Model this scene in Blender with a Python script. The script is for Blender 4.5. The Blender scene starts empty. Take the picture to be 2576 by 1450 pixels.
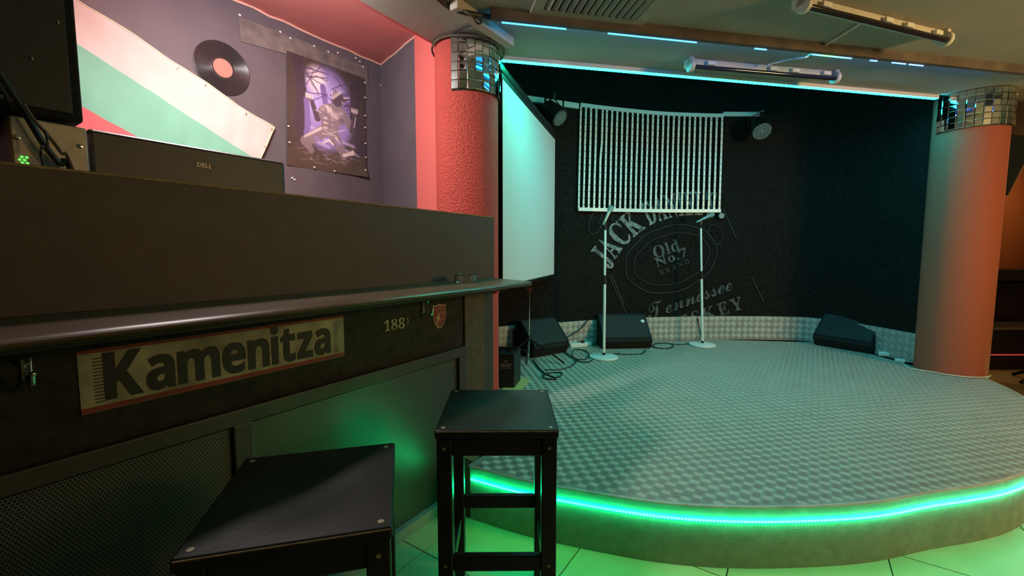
import bpy, math, random
import numpy as np
from mathutils import Vector, Matrix
random.seed(7)
sc = bpy.context.scene
COL = sc.collection

# ------------------------------------------------------------------ camera, light, exposure
F, TH, CH = 1090.0, math.radians(4.77), 1.28
cam = bpy.data.cameras.new('camera'); cam.sensor_width = 36.0; cam.lens = 36.0 * F / 2576.0
cam.clip_start = 0.02
co = bpy.data.objects.new('camera', cam); COL.objects.link(co)
co.location = (0, 0, CH); co.rotation_euler = (math.pi / 2 - TH, 0, 0)
sc.camera = co
sc.view_settings.view_transform = 'Standard'; sc.view_settings.look = 'None'
sc.view_settings.gamma = 1.0; sc.view_settings.use_curve_mapping = False
sc.view_settings.exposure = 0.0
sc.cycles.use_denoising = True
sc.cycles.max_bounces = 8
sc.cycles.sample_clamp_indirect = 6.0
w = bpy.data.worlds.new('world'); sc.world = w; w.use_nodes = True
w.node_tree.nodes['Background'].inputs[0].default_value = (0.5, 0.36, 0.22, 1)
w.node_tree.nodes['Background'].inputs[1].default_value = 0.02

AB = math.radians(56.28)
DX, DY = math.cos(AB), math.sin(AB)
def bar(u, p, z=0.0):
    return Vector((u * DX - p * DY, u * DY + p * DX, z))
def lamp(name, loc, target, size, power, color, sy=None, spread=None):
    l = bpy.data.lights.new(name, 'AREA'); l.energy = power; l.color = color; l.size = size
    if sy: l.shape = 'RECTANGLE'; l.size_y = sy
    if spread: l.spread = spread
    o = bpy.data.objects.new(name, l); COL.objects.link(o); o.location = loc
    o.rotation_euler = (Vector(target) - Vector(loc)).to_track_quat('-Z', 'Y').to_euler()
    return o
# tube in the booth recess, amber lamps of the bar room to the right and behind, an added ceiling fill, red strip lamp of the far seats
def tube_lamp(name, c, d, along_, ln, power, color):
    o = lamp(name, c, Vector(c) + Vector(d), 0.08, power, color, ln)
    z = -Vector(d).normalized(); y = Vector(along_).normalized(); y = (y - z * y.dot(z)).normalized(); x = y.cross(z)
    o.rotation_euler = Matrix((x, y, z)).transposed().to_euler()
bdir = (DX, DY, 0)
tube_lamp('booth_lamp_down', bar(0.90, 1.99, 2.49), (0.1, 0.55, -1), bdir, 0.5, 31, (1.0, 0.93, 0.90))
tube_lamp('booth_lamp_up', bar(0.90, 1.99, 2.51), (0.0, 0.45, 1), bdir, 0.5, 16, (0.85, 0.93, 1.0))
lamp('amber_lamp', (4.3, 0.6, 2.0), (2.4, 2.8, 1.5), 0.6, 33, (1.0, 0.66, 0.27), None, math.radians(110))
lamp('amber_ceiling_fill', (4.3, 0.6, 2.05), (3.9, 1.2, 3.0), 0.5, 3.2, (1.0, 0.66, 0.27))  # added at the amber lamp's place to brighten the ceiling
lamp('far_lamp', (6.7, 4.7, 2.2), (4.2, 3.8, 1.6), 0.4, 13, (1.0, 0.52, 0.18))
lamp('room_lamp', (3.2, -0.6, 2.48), (1.4, 1.6, 0.9), 0.6, 9, (1.0, 0.66, 0.36))

# ------------------------------------------------------------------ pixel rays (2576 x 1450 frame)
def ray(x, y):
    v = y - 725.0
    return (x - 1288.0, F * math.cos(TH) - v * math.sin(TH), -(F * math.sin(TH) + v * math.cos(TH)))
def ph(x, y, Z):
    r = ray(x, y); t = (Z - CH) / r[2]; return Vector((r[0] * t, r[1] * t, Z))
def pd(x, y, Y):
    r = ray(x, y); t = Y / r[1]; return Vector((r[0] * t, Y, CH + r[2] * t))
def pb(x, y, p):                                       # -> (u, p, z) on the plane p = const of the bar frame
    r = ray(x, y); t = p / (-r[0] * DY + r[1] * DX)
    X, Y = r[0] * t, r[1] * t
    return (X * DX + Y * DY, p, CH + r[2] * t)

# ------------------------------------------------------------------ materials
def lin(c):
    return tuple((x / 12.92 if x <= 0.04045 else ((x + 0.055) / 1.055) ** 2.4) for x in c)
def rgb(r, g, b): return lin((r / 255, g / 255, b / 255))
def pm(name, col, rough=0.6, metal=0.0, bump=0.0, bscale=60.0, var=0.0, vscale=8.0, spec=0.5, detail=4.0, bdist=0.01, col2=None, coat=0.0):
    m = bpy.data.materials.new(name); m.use_nodes = True
    nt = m.node_tree; b = nt.nodes['Principled BSDF']; L = nt.links.new
    b.inputs['Roughness'].default_value = rough; b.inputs['Metallic'].default_value = metal
    b.inputs['Specular IOR Level'].default_value = spec
    if coat: b.inputs['Coat Weight'].default_value = coat
    b.inputs['Base Color'].default_value = (*col, 1)
    if var or bump or col2:
        tc = nt.nodes.new('ShaderNodeTexCoord')
    if var or col2:
        n = nt.nodes.new('ShaderNodeTexNoise'); n.inputs['Scale'].default_value = vscale; n.inputs['Detail'].default_value = 5
        L(tc.outputs['Object'], n.inputs['Vector'])
        r = nt.nodes.new('ShaderNodeValToRGB'); r.color_ramp.elements[0].position = 0.3; r.color_ramp.elements[1].position = 0.7
        c0 = tuple(max(0, x * (1 - var)) for x in col); c1 = tuple(min(1, x * (1 + var)) for x in col) if col2 is None else col2
        r.color_ramp.elements[0].color = (*c0, 1); r.color_ramp.elements[1].color = (*c1, 1)
        L(n.outputs['Fac'], r.inputs['Fac']); L(r.outputs['Color'], b.inputs['Base Color'])
    if bump:
        n2 = nt.nodes.new('ShaderNodeTexNoise'); n2.inputs['Scale'].default_value = bscale; n2.inputs['Detail'].default_value = detail
        L(tc.outputs['Object'], n2.inputs['Vector'])
        bp = nt.nodes.new('ShaderNodeBump'); bp.inputs['Strength'].default_value = bump; bp.inputs['Distance'].default_value = bdist
        L(n2.outputs['Fac'], bp.inputs['Height']); L(bp.outputs['Normal'], b.inputs['Normal'])
    return m
def em(name, col, strength, base=(0.8, 0.8, 0.8)):
    m = bpy.data.materials.new(name); m.use_nodes = True
    b = m.node_tree.nodes['Principled BSDF']
    b.inputs['Base Color'].default_value = (*base, 1)
    b.inputs['Emission Color'].default_value = (*col, 1); b.inputs['Emission Strength'].default_value = strength
    return m
def em_ramp(name, stops, strength, axis_from, axis_to):      # emission colour changing along a world axis X
    m = em(name, (0, 0, 0), strength); nt = m.node_tree; b = nt.nodes['Principled BSDF']; L = nt.links.new
    g = nt.nodes.new('ShaderNodeNewGeometry'); s = nt.nodes.new('ShaderNodeSeparateXYZ'); mr = nt.nodes.new('ShaderNodeMapRange')
    mr.inputs[1].default_value = axis_from; mr.inputs[2].default_value = axis_to
    r = nt.nodes.new('ShaderNodeValToRGB'); cr = r.color_ramp
    while len(cr.elements) < len(stops): cr.elements.new(0.5)
    for e, (p, c) in zip(cr.elements, stops): e.position = p; e.color = (*c, 1)
    L(g.outputs['Position'], s.inputs[0]); L(s.outputs[0], mr.inputs[0]); L(mr.outputs[0], r.inputs['Fac']); L(r.outputs['Color'], b.inputs['Emission Color'])
    return m
def perforated(name, col, hole, pitch):                       # hexagonal perforated sheet, holes in local x / z
    m = pm(name, col, 0.4, 0.7); nt = m.node_tree; b = nt.nodes['Principled BSDF']; L = nt.links.new
    tc = nt.nodes.new('ShaderNodeTexCoord'); sp = nt.nodes.new('ShaderNodeSeparateXYZ'); L(tc.outputs['Object'], sp.inputs[0])
    def M(op, a, b_=None, c=None):
        n = nt.nodes.new('ShaderNodeMath'); n.operation = op
        for i, v in enumerate((a, b_, c)):
            if v is None: continue
            if isinstance(v, (int, float)): n.inputs[i].default_value = v
            else: L(v, n.inputs[i])
        return n.outputs[0]
    def lattice(ox, oz):
        x = M('ABSOLUTE', M('SUBTRACT', M('FRACT', M('ADD', M('DIVIDE', sp.outputs[0], pitch), ox + 100.0)), 0.5))
        z = M('ABSOLUTE', M('SUBTRACT', M('FRACT', M('ADD', M('DIVIDE', sp.outputs[2], pitch * 1.732), oz + 100.0)), 0.5))
        z = M('MULTIPLY', z, 1.732)
        return M('SQRT', M('ADD', M('MULTIPLY', x, x), M('MULTIPLY', z, z)))
    d = M('MINIMUM', lattice(0, 0), lattice(0.5, 0.5))
    k = M('GREATER_THAN', d, 0.36)
    mx = nt.nodes.new('ShaderNodeMix'); mx.data_type = 'RGBA'
    L(k, mx.inputs[0]); mx.inputs[6].default_value = (*hole, 1); mx.inputs[7].default_value = (*col, 1)
    L(mx.outputs[2], b.inputs['Base Color'])
    L(M('MULTIPLY', k, 0.7), b.inputs['Metallic'])
    bp = nt.nodes.new('ShaderNodeBump'); bp.inputs['Strength'].default_value = 0.6; bp.inputs['Distance'].default_value = 0.004
    L(k, bp.inputs['Height']); L(bp.outputs['Normal'], b.inputs['Normal'])
    return m
def glass(name, tint=(0.95, 0.97, 0.95)):
    m = bpy.data.materials.new(name); m.use_nodes = True; b = m.node_tree.nodes['Principled BSDF']
    b.inputs['Base Color'].default_value = (*tint, 1); b.inputs['Transmission Weight'].default_value = 1; b.inputs['Roughness'].default_value = 0.03
    return m

M = {}
M['ceiling'] = pm('ceiling_paint', (0.42, 0.38, 0.32), 0.9, bump=0.06, bscale=40, var=0.06, vscale=3)
M['red_ceiling'] = pm('red_ceiling_paint', (0.62, 0.19, 0.165), 0.7, var=0.05, vscale=4)
M['black_wall'] = pm('black_felt', (0.015, 0.0125, 0.0105), 0.95, bump=0.5, bscale=120, var=0.4, vscale=30, spec=0.08)
M['sheet'] = pm('dark_plastic_sheet', (0.115, 0.098, 0.112), 0.55, bump=0.05, bscale=8, var=0.1, vscale=5)
M['band'] = pm('grey_fabric_band', (0.16, 0.135, 0.125), 0.6, var=0.3, vscale=14)
M['pink_wall'] = pm('pink_paint', (0.70, 0.15, 0.13), 0.7, bump=0.08, bscale=30)
M['stucco'] = pm('red_stucco', (0.58, 0.09, 0.07), 0.8, bump=0.9, bscale=85, detail=6, spec=0.3, bdist=0.02)
M['stucco_r'] = pm('orange_stucco', (0.44, 0.115, 0.065), 0.85, bump=0.7, bscale=80, detail=6, spec=0.3, bdist=0.014)
M['orange_wall'] = pm('orange_wall_paint', (0.45, 0.15, 0.05), 0.8, bump=0.1)
M['mirror'] = pm('mirror', (0.9, 0.9, 0.9), 0.03, 1.0)
M['mirror_back'] = pm('mirror_grout', (0.05, 0.045, 0.04), 0.8)
M['tile'] = pm('beige_floor_tile', (0.46, 0.41, 0.235), 0.42, var=0.08, vscale=5, bump=0.05, bscale=20)
M['grout'] = pm('dark_grout', (0.06, 0.055, 0.045), 0.9)
M['plate'] = pm('tread_plate_metal', (0.33, 0.345, 0.27), 0.5, 0.3, bump=0.15, bscale=90, var=0.15, vscale=5)
M['lug'] = pm('tread_bar_glint', (0.62, 0.64, 0.52), 0.5, 0.15)  # lighter colour paints in the glint of one bar direction
M['lug2'] = pm('tread_bar_plain', (0.30, 0.30, 0.27), 0.55, 0.2)  # other bar direction, near the plate colour, without the painted glint
M['kick'] = pm('aluminium', (0.40, 0.42, 0.42), 0.42, 0.5, bump=0.1, bscale=60, var=0.2, vscale=12)
M['stagefront'] = pm('grey_carpet', (0.30, 0.34, 0.26), 0.95, bump=0.2, bscale=200, var=0.12, vscale=20)
M['nosing'] = pm('stage_nosing', (0.50, 0.48, 0.36), 0.5, 0.2, var=0.2, vscale=15)
M['ply'] = pm('bare_ply', (0.26, 0.17, 0.07), 0.7, var=0.2, vscale=9)
M['bar_lam'] = pm('dark_brown_laminate', (0.080, 0.053, 0.033), 0.6, bump=0.08, bscale=120, var=0.12, vscale=12)
M['ledge'] = pm('varnished_ledge', (0.085, 0.052, 0.030), 0.34, var=0.25, vscale=6, spec=0.35)
M['felt'] = pm('bar_front_felt', (0.035, 0.033, 0.026), 0.9, bump=0.4, bscale=140, var=0.3, vscale=24, spec=0.2)
M['felt2'] = pm('grey_felt_edge', (0.10, 0.09, 0.065), 0.9, bump=0.4, bscale=140, var=0.2, vscale=24, spec=0.2)
M['frame'] = pm('dark_frame', (0.045, 0.042, 0.034), 0.45, var=0.2)
M['mesh'] = perforated('perforated_sheet', (0.17, 0.17, 0.145), (0.006, 0.006, 0.006), 0.0085)
M['base'] = pm('baseboard_grey', (0.20, 0.21, 0.20), 0.7, var=0.2)
M['stool'] = pm('black_stained_wood', (0.018, 0.018, 0.015), 0.38, bump=0.04, bscale=60, var=0.2, vscale=10, coat=0.05, spec=0.32)
M['plug'] = pm('wood_plug', (0.42, 0.33, 0.18), 0.6)
M['edge'] = pm('worn_edge', (0.24, 0.15, 0.06), 0.6, var=0.4, vscale=60)
M['black'] = pm('black_plastic', (0.014, 0.014, 0.013), 0.5, bump=0.1, bscale=200)
M['blackm'] = pm('black_metal', (0.02, 0.02, 0.02), 0.35, 0.4)
M['grille'] = pm('speaker_grille', (0.035, 0.037, 0.036), 0.55, 0.3, bump=0.5, bscale=400)
M['carpet'] = pm('speaker_carpet', (0.022, 0.021, 0.019), 0.95, bump=0.6, bscale=200, spec=0.2)
M['chrome'] = pm('chrome', (0.85, 0.85, 0.85), 0.12, 1.0)
M['white'] = pm('white_plastic', (0.78, 0.78, 0.74), 0.45)
M['whitem'] = pm('white_enamel', (0.82, 0.82, 0.78), 0.3)
M['fixture'] = pm('aged_white_enamel', (0.62, 0.58, 0.50), 0.5, var=0.1)
M['uv_tube'] = pm('dark_tube_glass', (0.02, 0.016, 0.024), 0.08)
M['screen'] = pm('screen_cloth', (0.66, 0.65, 0.64), 0.9)
M['wood'] = pm('pale_timber', (0.55, 0.47, 0.38), 0.7, var=0.15)
M['batten'] = pm('brown_batten', (0.12, 0.090, 0.070), 0.8, var=0.3)
M['cable'] = pm('black_cable', (0.02, 0.02, 0.018), 0.5)
M['cablew'] = pm('white_cable', (0.7, 0.66, 0.55), 0.5)
M['dust'] = pm('dusty_cable', (0.10, 0.075, 0.05), 0.8)
M['case'] = pm('beige_case_metal', (0.42, 0.36, 0.28), 0.45, 0.35, var=0.2, vscale=20)
M['paint'] = pm('worn_chalk_paint', (0.05, 0.055, 0.055), 0.9, col2=(0.36, 0.36, 0.36), vscale=26)
M['paint_dim'] = pm('faded_chalk_paint', (0.035, 0.036, 0.036), 0.9, col2=(0.16, 0.155, 0.15), vscale=30)
M['paint_faint'] = pm('faint_chalk_line', (0.024, 0.023, 0.022), 0.9, col2=(0.060, 0.058, 0.055), vscale=45)
M['stick_paper'] = pm('worn_sticker_paper', (0.16, 0.145, 0.09), 0.7, col2=(0.42, 0.39, 0.28), vscale=11)
M['stick_red'] = pm('sticker_red', (0.22, 0.03, 0.022), 0.7, var=0.3)
M['stick_black'] = pm('sticker_black', (0.012, 0.012, 0.012), 0.6)
M['maroon'] = pm('maroon_sticker', (0.20, 0.028, 0.028), 0.6, var=0.4, vscale=50)
M['gold'] = pm('faded_gold', (0.40, 0.30, 0.15), 0.6, var=0.3, vscale=40)
M['flag_w'] = pm('flag_white', (0.66, 0.56, 0.53), 0.85, bump=0.1, bscale=8)
M['flag_g'] = pm('flag_green', (0.20, 0.48, 0.35), 0.85)
M['flag_r'] = pm('flag_red', (0.72, 0.14, 0.15), 0.85)
M['vinyl'] = pm('vinyl', (0.035, 0.028, 0.03), 0.25)
M['label'] = pm('record_label', (0.72, 0.20, 0.16), 0.6)
M['pvc'] = pm('monitor_back', (0.040, 0.034, 0.030), 0.4, bump=0.1, bscale=300)
M['logo_grey'] = pm('logo_grey', (0.36, 0.29, 0.22), 0.4, 0.3)
M['pale_print'] = pm('pale_print', (0.30, 0.30, 0.27), 0.6)
M['glass'] = glass('clear_glass')
M['red_bulb'] = pm('red_plastic', (0.75, 0.02, 0.02), 0.35)
M['bench'] = pm('dark_upholstery', (0.035, 0.022, 0.018), 0.6, bump=0.2, bscale=30)
M['yellow'] = pm('yellow_jug', (0.55, 0.38, 0.06), 0.5)
M['cyan_led'] = em_ramp('cyan_led', [(0.0, (0.0012, 1.0, 0.42)), (0.06, (0.001, 0.9, 0.62)), (0.25, (0.001, 0.8, 0.85)), (1.0, (0.001, 0.75, 1.0))], 120.0, 0.0, 3.5)
M['blue_led'] = em_ramp('blue_led', [(0.0, (0.003, 0.35, 1.0)), (0.4, (0.004, 0.32, 1.0)), (0.53, (0.01, 0.25, 1.0)), (0.555, (0.02, 1.0, 0.25)), (0.60, (0.02, 0.25, 1.0)), (1.0, (0.06, 0.10, 1.0))], 22.0, 0.0, 3.5)
M['blue_led_dim'] = em_ramp('blue_led_dim', [(0.0, (0.03, 0.45, 0.95)), (0.53, (0.03, 0.42, 1.0)), (0.555, (0.10, 0.9, 0.25)), (0.60, (0.04, 0.35, 1.0)), (1.0, (0.06, 0.22, 1.0))], 2.0, 0.0, 3.5)
M['green_led'] = em_ramp('green_led', [(0.0, (0.001, 1.0, 0.28)), (0.45, (0.001, 0.95, 0.35)), (1.0, (0.001, 0.9, 0.45))], 38.0, -0.2, 2.5)
M['green_diode'] = em_ramp('green_diode', [(0.0, (0.006, 1.0, 0.30)), (0.4, (0.006, 1.0, 0.38)), (1.0, (0.006, 0.95, 0.50))], 70.0, -0.2, 2.5)
M['diode'] = pm('dark_diode', (0.12, 0.13, 0.10), 0.3)
M['red_led'] = em('red_led', (1.0, 0.08, 0.08), 0.45)
M['dark_ceiling'] = pm('dark_brown_ceiling', (0.07, 0.045, 0.025), 0.8)
M['case_led'] = em('case_led', (0.10, 1.0, 0.12), 0.9)

# ------------------------------------------------------------------ mesh builder
class MB:
    def __init__(s): s.v = []; s.f = []; s.m = []
    def add(s, vs, fs, mi=0):
        o = len(s.v); s.v += [tuple(v) for v in vs]; s.f += [tuple(i + o for i in f) for f in fs]; s.m += [mi] * len(fs); return s
    def box(s, c, d, R=None, mi=0):
        x, y, z = d[0] / 2, d[1] / 2, d[2] / 2; c = Vector(c)
        vs = [Vector((a, b, e)) for e in (-z, z) for a, b in ((-x, -y), (x, -y), (x, y), (-x, y))]
        if R is not None: vs = [R @ v for v in vs]
        return s.add([v + c for v in vs], [(3, 2, 1, 0), (4, 5, 6, 7), (0, 1, 5, 4), (1, 2, 6, 5), (2, 3, 7, 6), (3, 0, 4, 7)], mi)
    def box2(s, lo, hi, mi=0):
        return s.box([(a + b) / 2 for a, b in zip(lo, hi)], [b - a for a, b in zip(lo, hi)], None, mi)
    def hexa(s, a, b, mi=0):                                   # two quads of four points each
        return s.add(list(a) + list(b), [(3, 2, 1, 0), (4, 5, 6, 7), (0, 1, 5, 4), (1, 2, 6, 5), (2, 3, 7, 6), (3, 0, 4, 7)], mi)
    def cyl(s, p0, p1, r0, r1=None, n=16, mi=0, cap=True):
        r1 = r0 if r1 is None else r1; p0 = Vector(p0); p1 = Vector(p1)
        q = (p1 - p0).to_track_quat('Z', 'Y'); vs = []
        for p, r in ((p0, r0), (p1, r1)):
            for k in range(n):
                a = 2 * math.pi * k / n; vs.append(p + q @ Vector((r * math.cos(a), r * math.sin(a), 0)))
        fs = [(k, (k + 1) % n, n + (k + 1) % n, n + k) for k in range(n)]
        if cap: fs += [tuple(range(n - 1, -1, -1)), tuple(range(n, 2 * n))]
        return s.add(vs, fs, mi)
    def tube(s, pts, r, n=8, mi=0, closed=False):
        pts = [Vector(p) for p in pts]; N = len(pts); vs = []; up = Vector((0, 0, 1))
        for i, p in enumerate(pts):
            a = pts[i - 1] if (i > 0 or closed) else p; b = pts[(i + 1) % N] if (i < N - 1 or closed) else p
            t = (b - a).normalized(); x = t.cross(up)
            if x.length < 1e-3: x = t.cross(Vector((1, 0, 0)))
            x.normalize(); y = x.cross(t)
            for k in range(n):
                an = 2 * math.pi * k / n; vs.append(p + x * (r * math.cos(an)) + y * (r * math.sin(an)))
        fs = []
        for i in range(N if closed else N - 1):
            j = (i + 1) % N
            fs += [(i * n + k, i * n + (k + 1) % n, j * n + (k + 1) % n, j * n + k) for k in range(n)]
        if not closed: fs += [tuple(range(n - 1, -1, -1)), tuple(range((N - 1) * n, N * n))]
        return s.add(vs, fs, mi)
    def lathe(s, prof, n=28, c=(0, 0, 0), R=None, mi=0):       # profile of (radius, z)
        c = Vector(c); vs = []; fs = []
        for r, z in prof:
            for k in range(n):
                a = 2 * math.pi * k / n; v = Vector((r * math.cos(a), r * math.sin(a), z)); vs.append((R @ v if R is not None else v) + c)
        for i in range(len(prof) - 1):
            fs += [(i * n + k, i * n + (k + 1) % n, (i + 1) * n + (k + 1) % n, (i + 1) * n + k) for k in range(n)]
        fs += [tuple(range(n - 1, -1, -1)), tuple(range((len(prof) - 1) * n, len(prof) * n))]
        return s.add(vs, fs, mi)
    def prism(s, poly, z0, z1, mi=0):
        n = len(poly); vs = [(p[0], p[1], z0) for p in poly] + [(p[0], p[1], z1) for p in poly]
        fs = [tuple(range(n - 1, -1, -1)), tuple(range(n, 2 * n))] + [(k, (k + 1) % n, n + (k + 1) % n, n + k) for k in range(n)]
        return s.add(vs, fs, mi)
    def strip(s, path, prof, mi=0, closed_prof=True):          # sweep a profile [(normal offset, z)] along an XY path
        n = len(prof); vs = []; N = len(path)
        for i, p in enumerate(path):
            a = Vector(path[max(i - 1, 0)]); b = Vector(path[min(i + 1, N - 1)]); t = (b - a).normalized(); nn = Vector((t.y, -t.x))
            for o, z in prof: vs.append((p[0] + nn.x * o, p[1] + nn.y * o, z))
        fs = []
        for i in range(N - 1):
            for k in range(n if closed_prof else n - 1):
                fs.append((i * n + k, (i + 1) * n + k, (i + 1) * n + (k + 1) % n, i * n + (k + 1) % n))
        if closed_prof: fs += [tuple(range(n)), tuple(range((N - 1) * n + n - 1, (N - 1) * n - 1, -1))]
        return s.add(vs, fs, mi)
    def build(s, name, mat, parent=None, smooth=False, bevel=0.0, kind=None, label=None, seg=2):
        me = bpy.data.meshes.new(name); me.from_pydata(s.v, [], s.f); me.update()
        for mm in (mat if isinstance(mat, (list, tuple)) else [mat]): me.materials.append(mm)
        if any(s.m): me.polygons.foreach_set('material_index', s.m)
        o = bpy.data.objects.new(name, me); COL.objects.link(o)
        if parent is not None: o.parent = parent
        if smooth:
            me.polygons.foreach_set('use_smooth', [True] * len(me.polygons))
            me.set_sharp_from_angle(angle=math.radians(40))
        if bevel:
            bv = o.modifiers.new('bevel', 'BEVEL'); bv.width = bevel; bv.segments = seg; bv.limit_method = 'ANGLE'
        if kind: o['kind'] = kind
        if label: o['label'] = label
        return o
def tag(o, label, cat=None, group=None, kind=None):
    if label: o['label'] = label
    if cat: o['category'] = cat
    if group: o['group'] = group
    if kind: o['kind'] = kind
    return o
def thing(name, label, cat, loc=(0, 0, 0), rz=0.0, group=None):
    o = bpy.data.objects.new(name, None); COL.objects.link(o); o.empty_display_size = 0.05
    o.location = loc; o.rotation_euler = (0, 0, rz); return tag(o, label, cat, group)
def struct(o, label=None): return tag(o, label, None, None, 'structure')
def copy_tree(o, parent=None):
    c = o.copy(); COL.objects.link(c)
    if parent is not None: c.parent = parent
    for ch in list(o.children): copy_tree(ch, c)
    return c
def crom(P, k=8):
    P = [Vector(p) for p in P]; out = []
    for i in range(len(P) - 1):
        a, b, c, d = P[max(i - 1, 0)], P[i], P[i + 1], P[min(i + 2, len(P) - 1)]
        for j in range(k):
            t = j / k
            out.append(0.5 * ((2 * b) + (c - a) * t + (2 * a - 5 * b + 4 * c - d) * t * t + (3 * b - a - 3 * c + d) * t ** 3))
    out.append(P[-1]); return out
_glyph = {}
def glyphs(text, bold=0.0):                                     # flat outline meshes of the characters: [(verts, faces, advance)]
    out = []
    for ch in text:
        key = (ch, bold)
        if key not in _glyph:
            if ch == ' ': _glyph[key] = ([], [], 0.0, 0.32)
            else:
                c = bpy.data.curves.new('g', 'FONT'); c.body = ch; c.offset = bold; c.resolution_u = 5
                o = bpy.data.objects.new('g', c); COL.objects.link(o)
                me = bpy.data.meshes.new_from_object(o.evaluated_get(bpy.context.evaluated_depsgraph_get()))
                vs = [(v.co.x, v.co.y) for v in me.vertices]; fs = [tuple(p.vertices) for p in me.polygons]
                bpy.data.objects.remove(o); bpy.data.curves.remove(c); bpy.data.meshes.remove(me)
                x0 = min(v[0] for v in vs); x1 = max(v[0] for v in vs)
                _glyph[key] = (vs, fs, x0, x1 - x0)
        out.append(_glyph[key])
    return out
def text_mb(text, mapf, width, height, bold=0.0, gap=0.06, mb=None, cap=0.69):
    """Lay text along x from 0 to width with capital height `height`; mapf(x, y) -> 3D point."""
    g = glyphs(text, bold); tot = sum(a for *_, a in g) + gap * (len(g) - 1); sx = width / tot; sy = height / cap
    mb = mb or MB(); x = 0.0
    for vs, fs, x0, adv in g:
        if vs: mb.add([mapf((v[0] - x0 + x) * sx, v[1] * sy) for v in vs], fs)
        x += adv + gap
    return mb
SERIF = lambda t: ''.join(chr(0x1D400 + ord(c) - 65) if 'A' <= c <= 'Z' else chr(0x1D41A + ord(c) - 97) if 'a' <= c <= 'z' else chr(0x1D7CE + ord(c) - 48) if c.isdigit() else c for c in t)
SANS = lambda t: ''.join(chr(0x1D5D4 + ord(c) - 65) if 'A' <= c <= 'Z' else chr(0x1D5EE + ord(c) - 97) if 'a' <= c <= 'z' else c for c in t)
SCRIPT = lambda t: ''.join(chr(0x1D4D0 + ord(c) - 65) if 'A' <= c <= 'Z' else chr(0x1D4EA + ord(c) - 97) if 'a' <= c <= 'z' else c for c in t)

# ================================================================== SETTING
HS = 0.26; HT = HS + 0.0026                                                       # stage height
ZC = 2.55                                                       # ceiling height
floor = struct(MB().box2((-6, -3, -0.10), (8, 6.2, -0.006)).build('floor', M['grout']), 'beige tiled floor around the stage')
tile_me = None
T = 0.55
for i in range(-6, 14):
    for j in range(-13, 4):
        u0, p0 = 1.25 + T * i, 0.191 + T * j
        c = bar(u0 + T / 2, p0 + T / 2)
        if not (-0.6 < c.y < 5.3 and -1.6 < c.x < 6.8): continue
        if p0 > 1.45 or (-0.3 < c.x < 3.3 and c.y > 2.6) or (c.x < 3.6 and c.y > 3.5): continue
        if tile_me is None:
            o = MB().box((0, 0, -0.0035), (T - 0.005, T - 0.005, 0.007)).build('floor_tile', M['tile'], floor); tile_me = o.data
        else:
            o = bpy.data.objects.new('floor_tile', tile_me); COL.objects.link(o); o.parent = floor
        o.location = (c.x, c.y, 0); o.rotation_euler = (0, 0, AB)
# ceiling of the bar room, whose far edge carries the cyan strip
L2a, L2b = ph(1262, 147, 2.53), ph(2362, 245, 2.53)             # cyan strip ends
L1a, L1b = ph(1258, 55, 2.495), ph(2545, 188, 2.495)            # blue strip ends
ex = (L2b - L2a).normalized()
cpoly = [bar(-3.0, 1.925), bar(2.07, 1.925), bar(2.20, 1.80), Vector((L2a.x - 0.06, L2a.y + 0.0, 0)), L2b + ex * 0.12, Vector((3.98, 3.80, 0)), Vector((4.0, 5.5, 0)), Vector((7.2, 5.5, 0)), Vector((7.2, -2.6, 0)), Vector((-2.6, -2.6, 0))]
struct(MB().prism([(p.x, p.y) for p in cpoly], ZC, ZC + 0.28).build('ceiling', M['ceiling']), 'grey brown plaster ceiling of the room')
rpoly = [bar(-3.0, 1.90), bar(2.3, 1.90), bar(2.7, 3.1), bar(-3.0, 3.1)]
struct(MB().prism([(p.x, p.y) for p in rpoly], 2.79, 2.88).build('ceiling', M['red_ceiling']), 'red painted ceiling over the booth')
struct(MB().box2((-1.0, 2.9, 3.5), (4.4, 5.6, 3.6)).build('ceiling', M['black_wall']), 'black ceiling high over the stage alcove')
struct(MB().box2((4.0, 3.78, 2.53), (7.2, 5.45, 2.549)).build('ceiling', M['dark_ceiling']), 'dark brown ceiling panel over the bench')
# booth walls
wb = MB().hexa([bar(-3.0, 2.9, 0), bar(2.43, 2.9, 0), bar(2.5, 3.0, 0), bar(-3.0, 3.0, 0)], [bar(-3.0, 2.9, 2.82), bar(2.43, 2.9, 2.82), bar(2.5, 3.0, 2.82), bar(-3.0, 3.0, 2.82)])
wall_booth = struct(wb.build('wall_booth', M['sheet']), 'wall behind the booth covered in dark stapled sheet')
cA = bar(2.43, 2.9); cB = Vector((-0.685, 3.17, 0)); cC = Vector((-0.41, 2.83, 0))
def vslab(a, b, z0, z1, th=0.06):
    a = Vector((a[0], a[1])); b = Vector((b[0], b[1])); t = (b - a).normalized(); n = Vector((-t.y, t.x)) * th
    q = [a, b, b + n, a + n]
    return MB().hexa([(p.x, p.y, z0) for p in q], [(p.x, p.y, z1) for p in q])
struct(vslab((cA.x, cA.y), (cB.x, cB.y), 0, 2.82).build('wall_booth_end', M['sheet']), 'dark sheeted end wall of the booth beside the pink wall')
struct(vslab((cB.x, cB.y), (cC.x, cC.y), 0, 2.82).build('wall_pink', M['pink_wall']), 'flat pink wall between booth and stucco column')
sof = MB().hexa([bar(-3, 1.925, ZC), bar(2.07, 1.925, ZC), bar(2.07, 1.945, ZC), bar(-3, 1.945, ZC)], [bar(-3, 1.925, 2.80), bar(2.07, 1.925, 2.80), bar(2.07, 1.945, 2.80), bar(-3, 1.945, 2.80)])
struct(sof.build('trim_1', M['pink_wall']), 'red face of the step between ceiling and booth recess')
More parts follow.
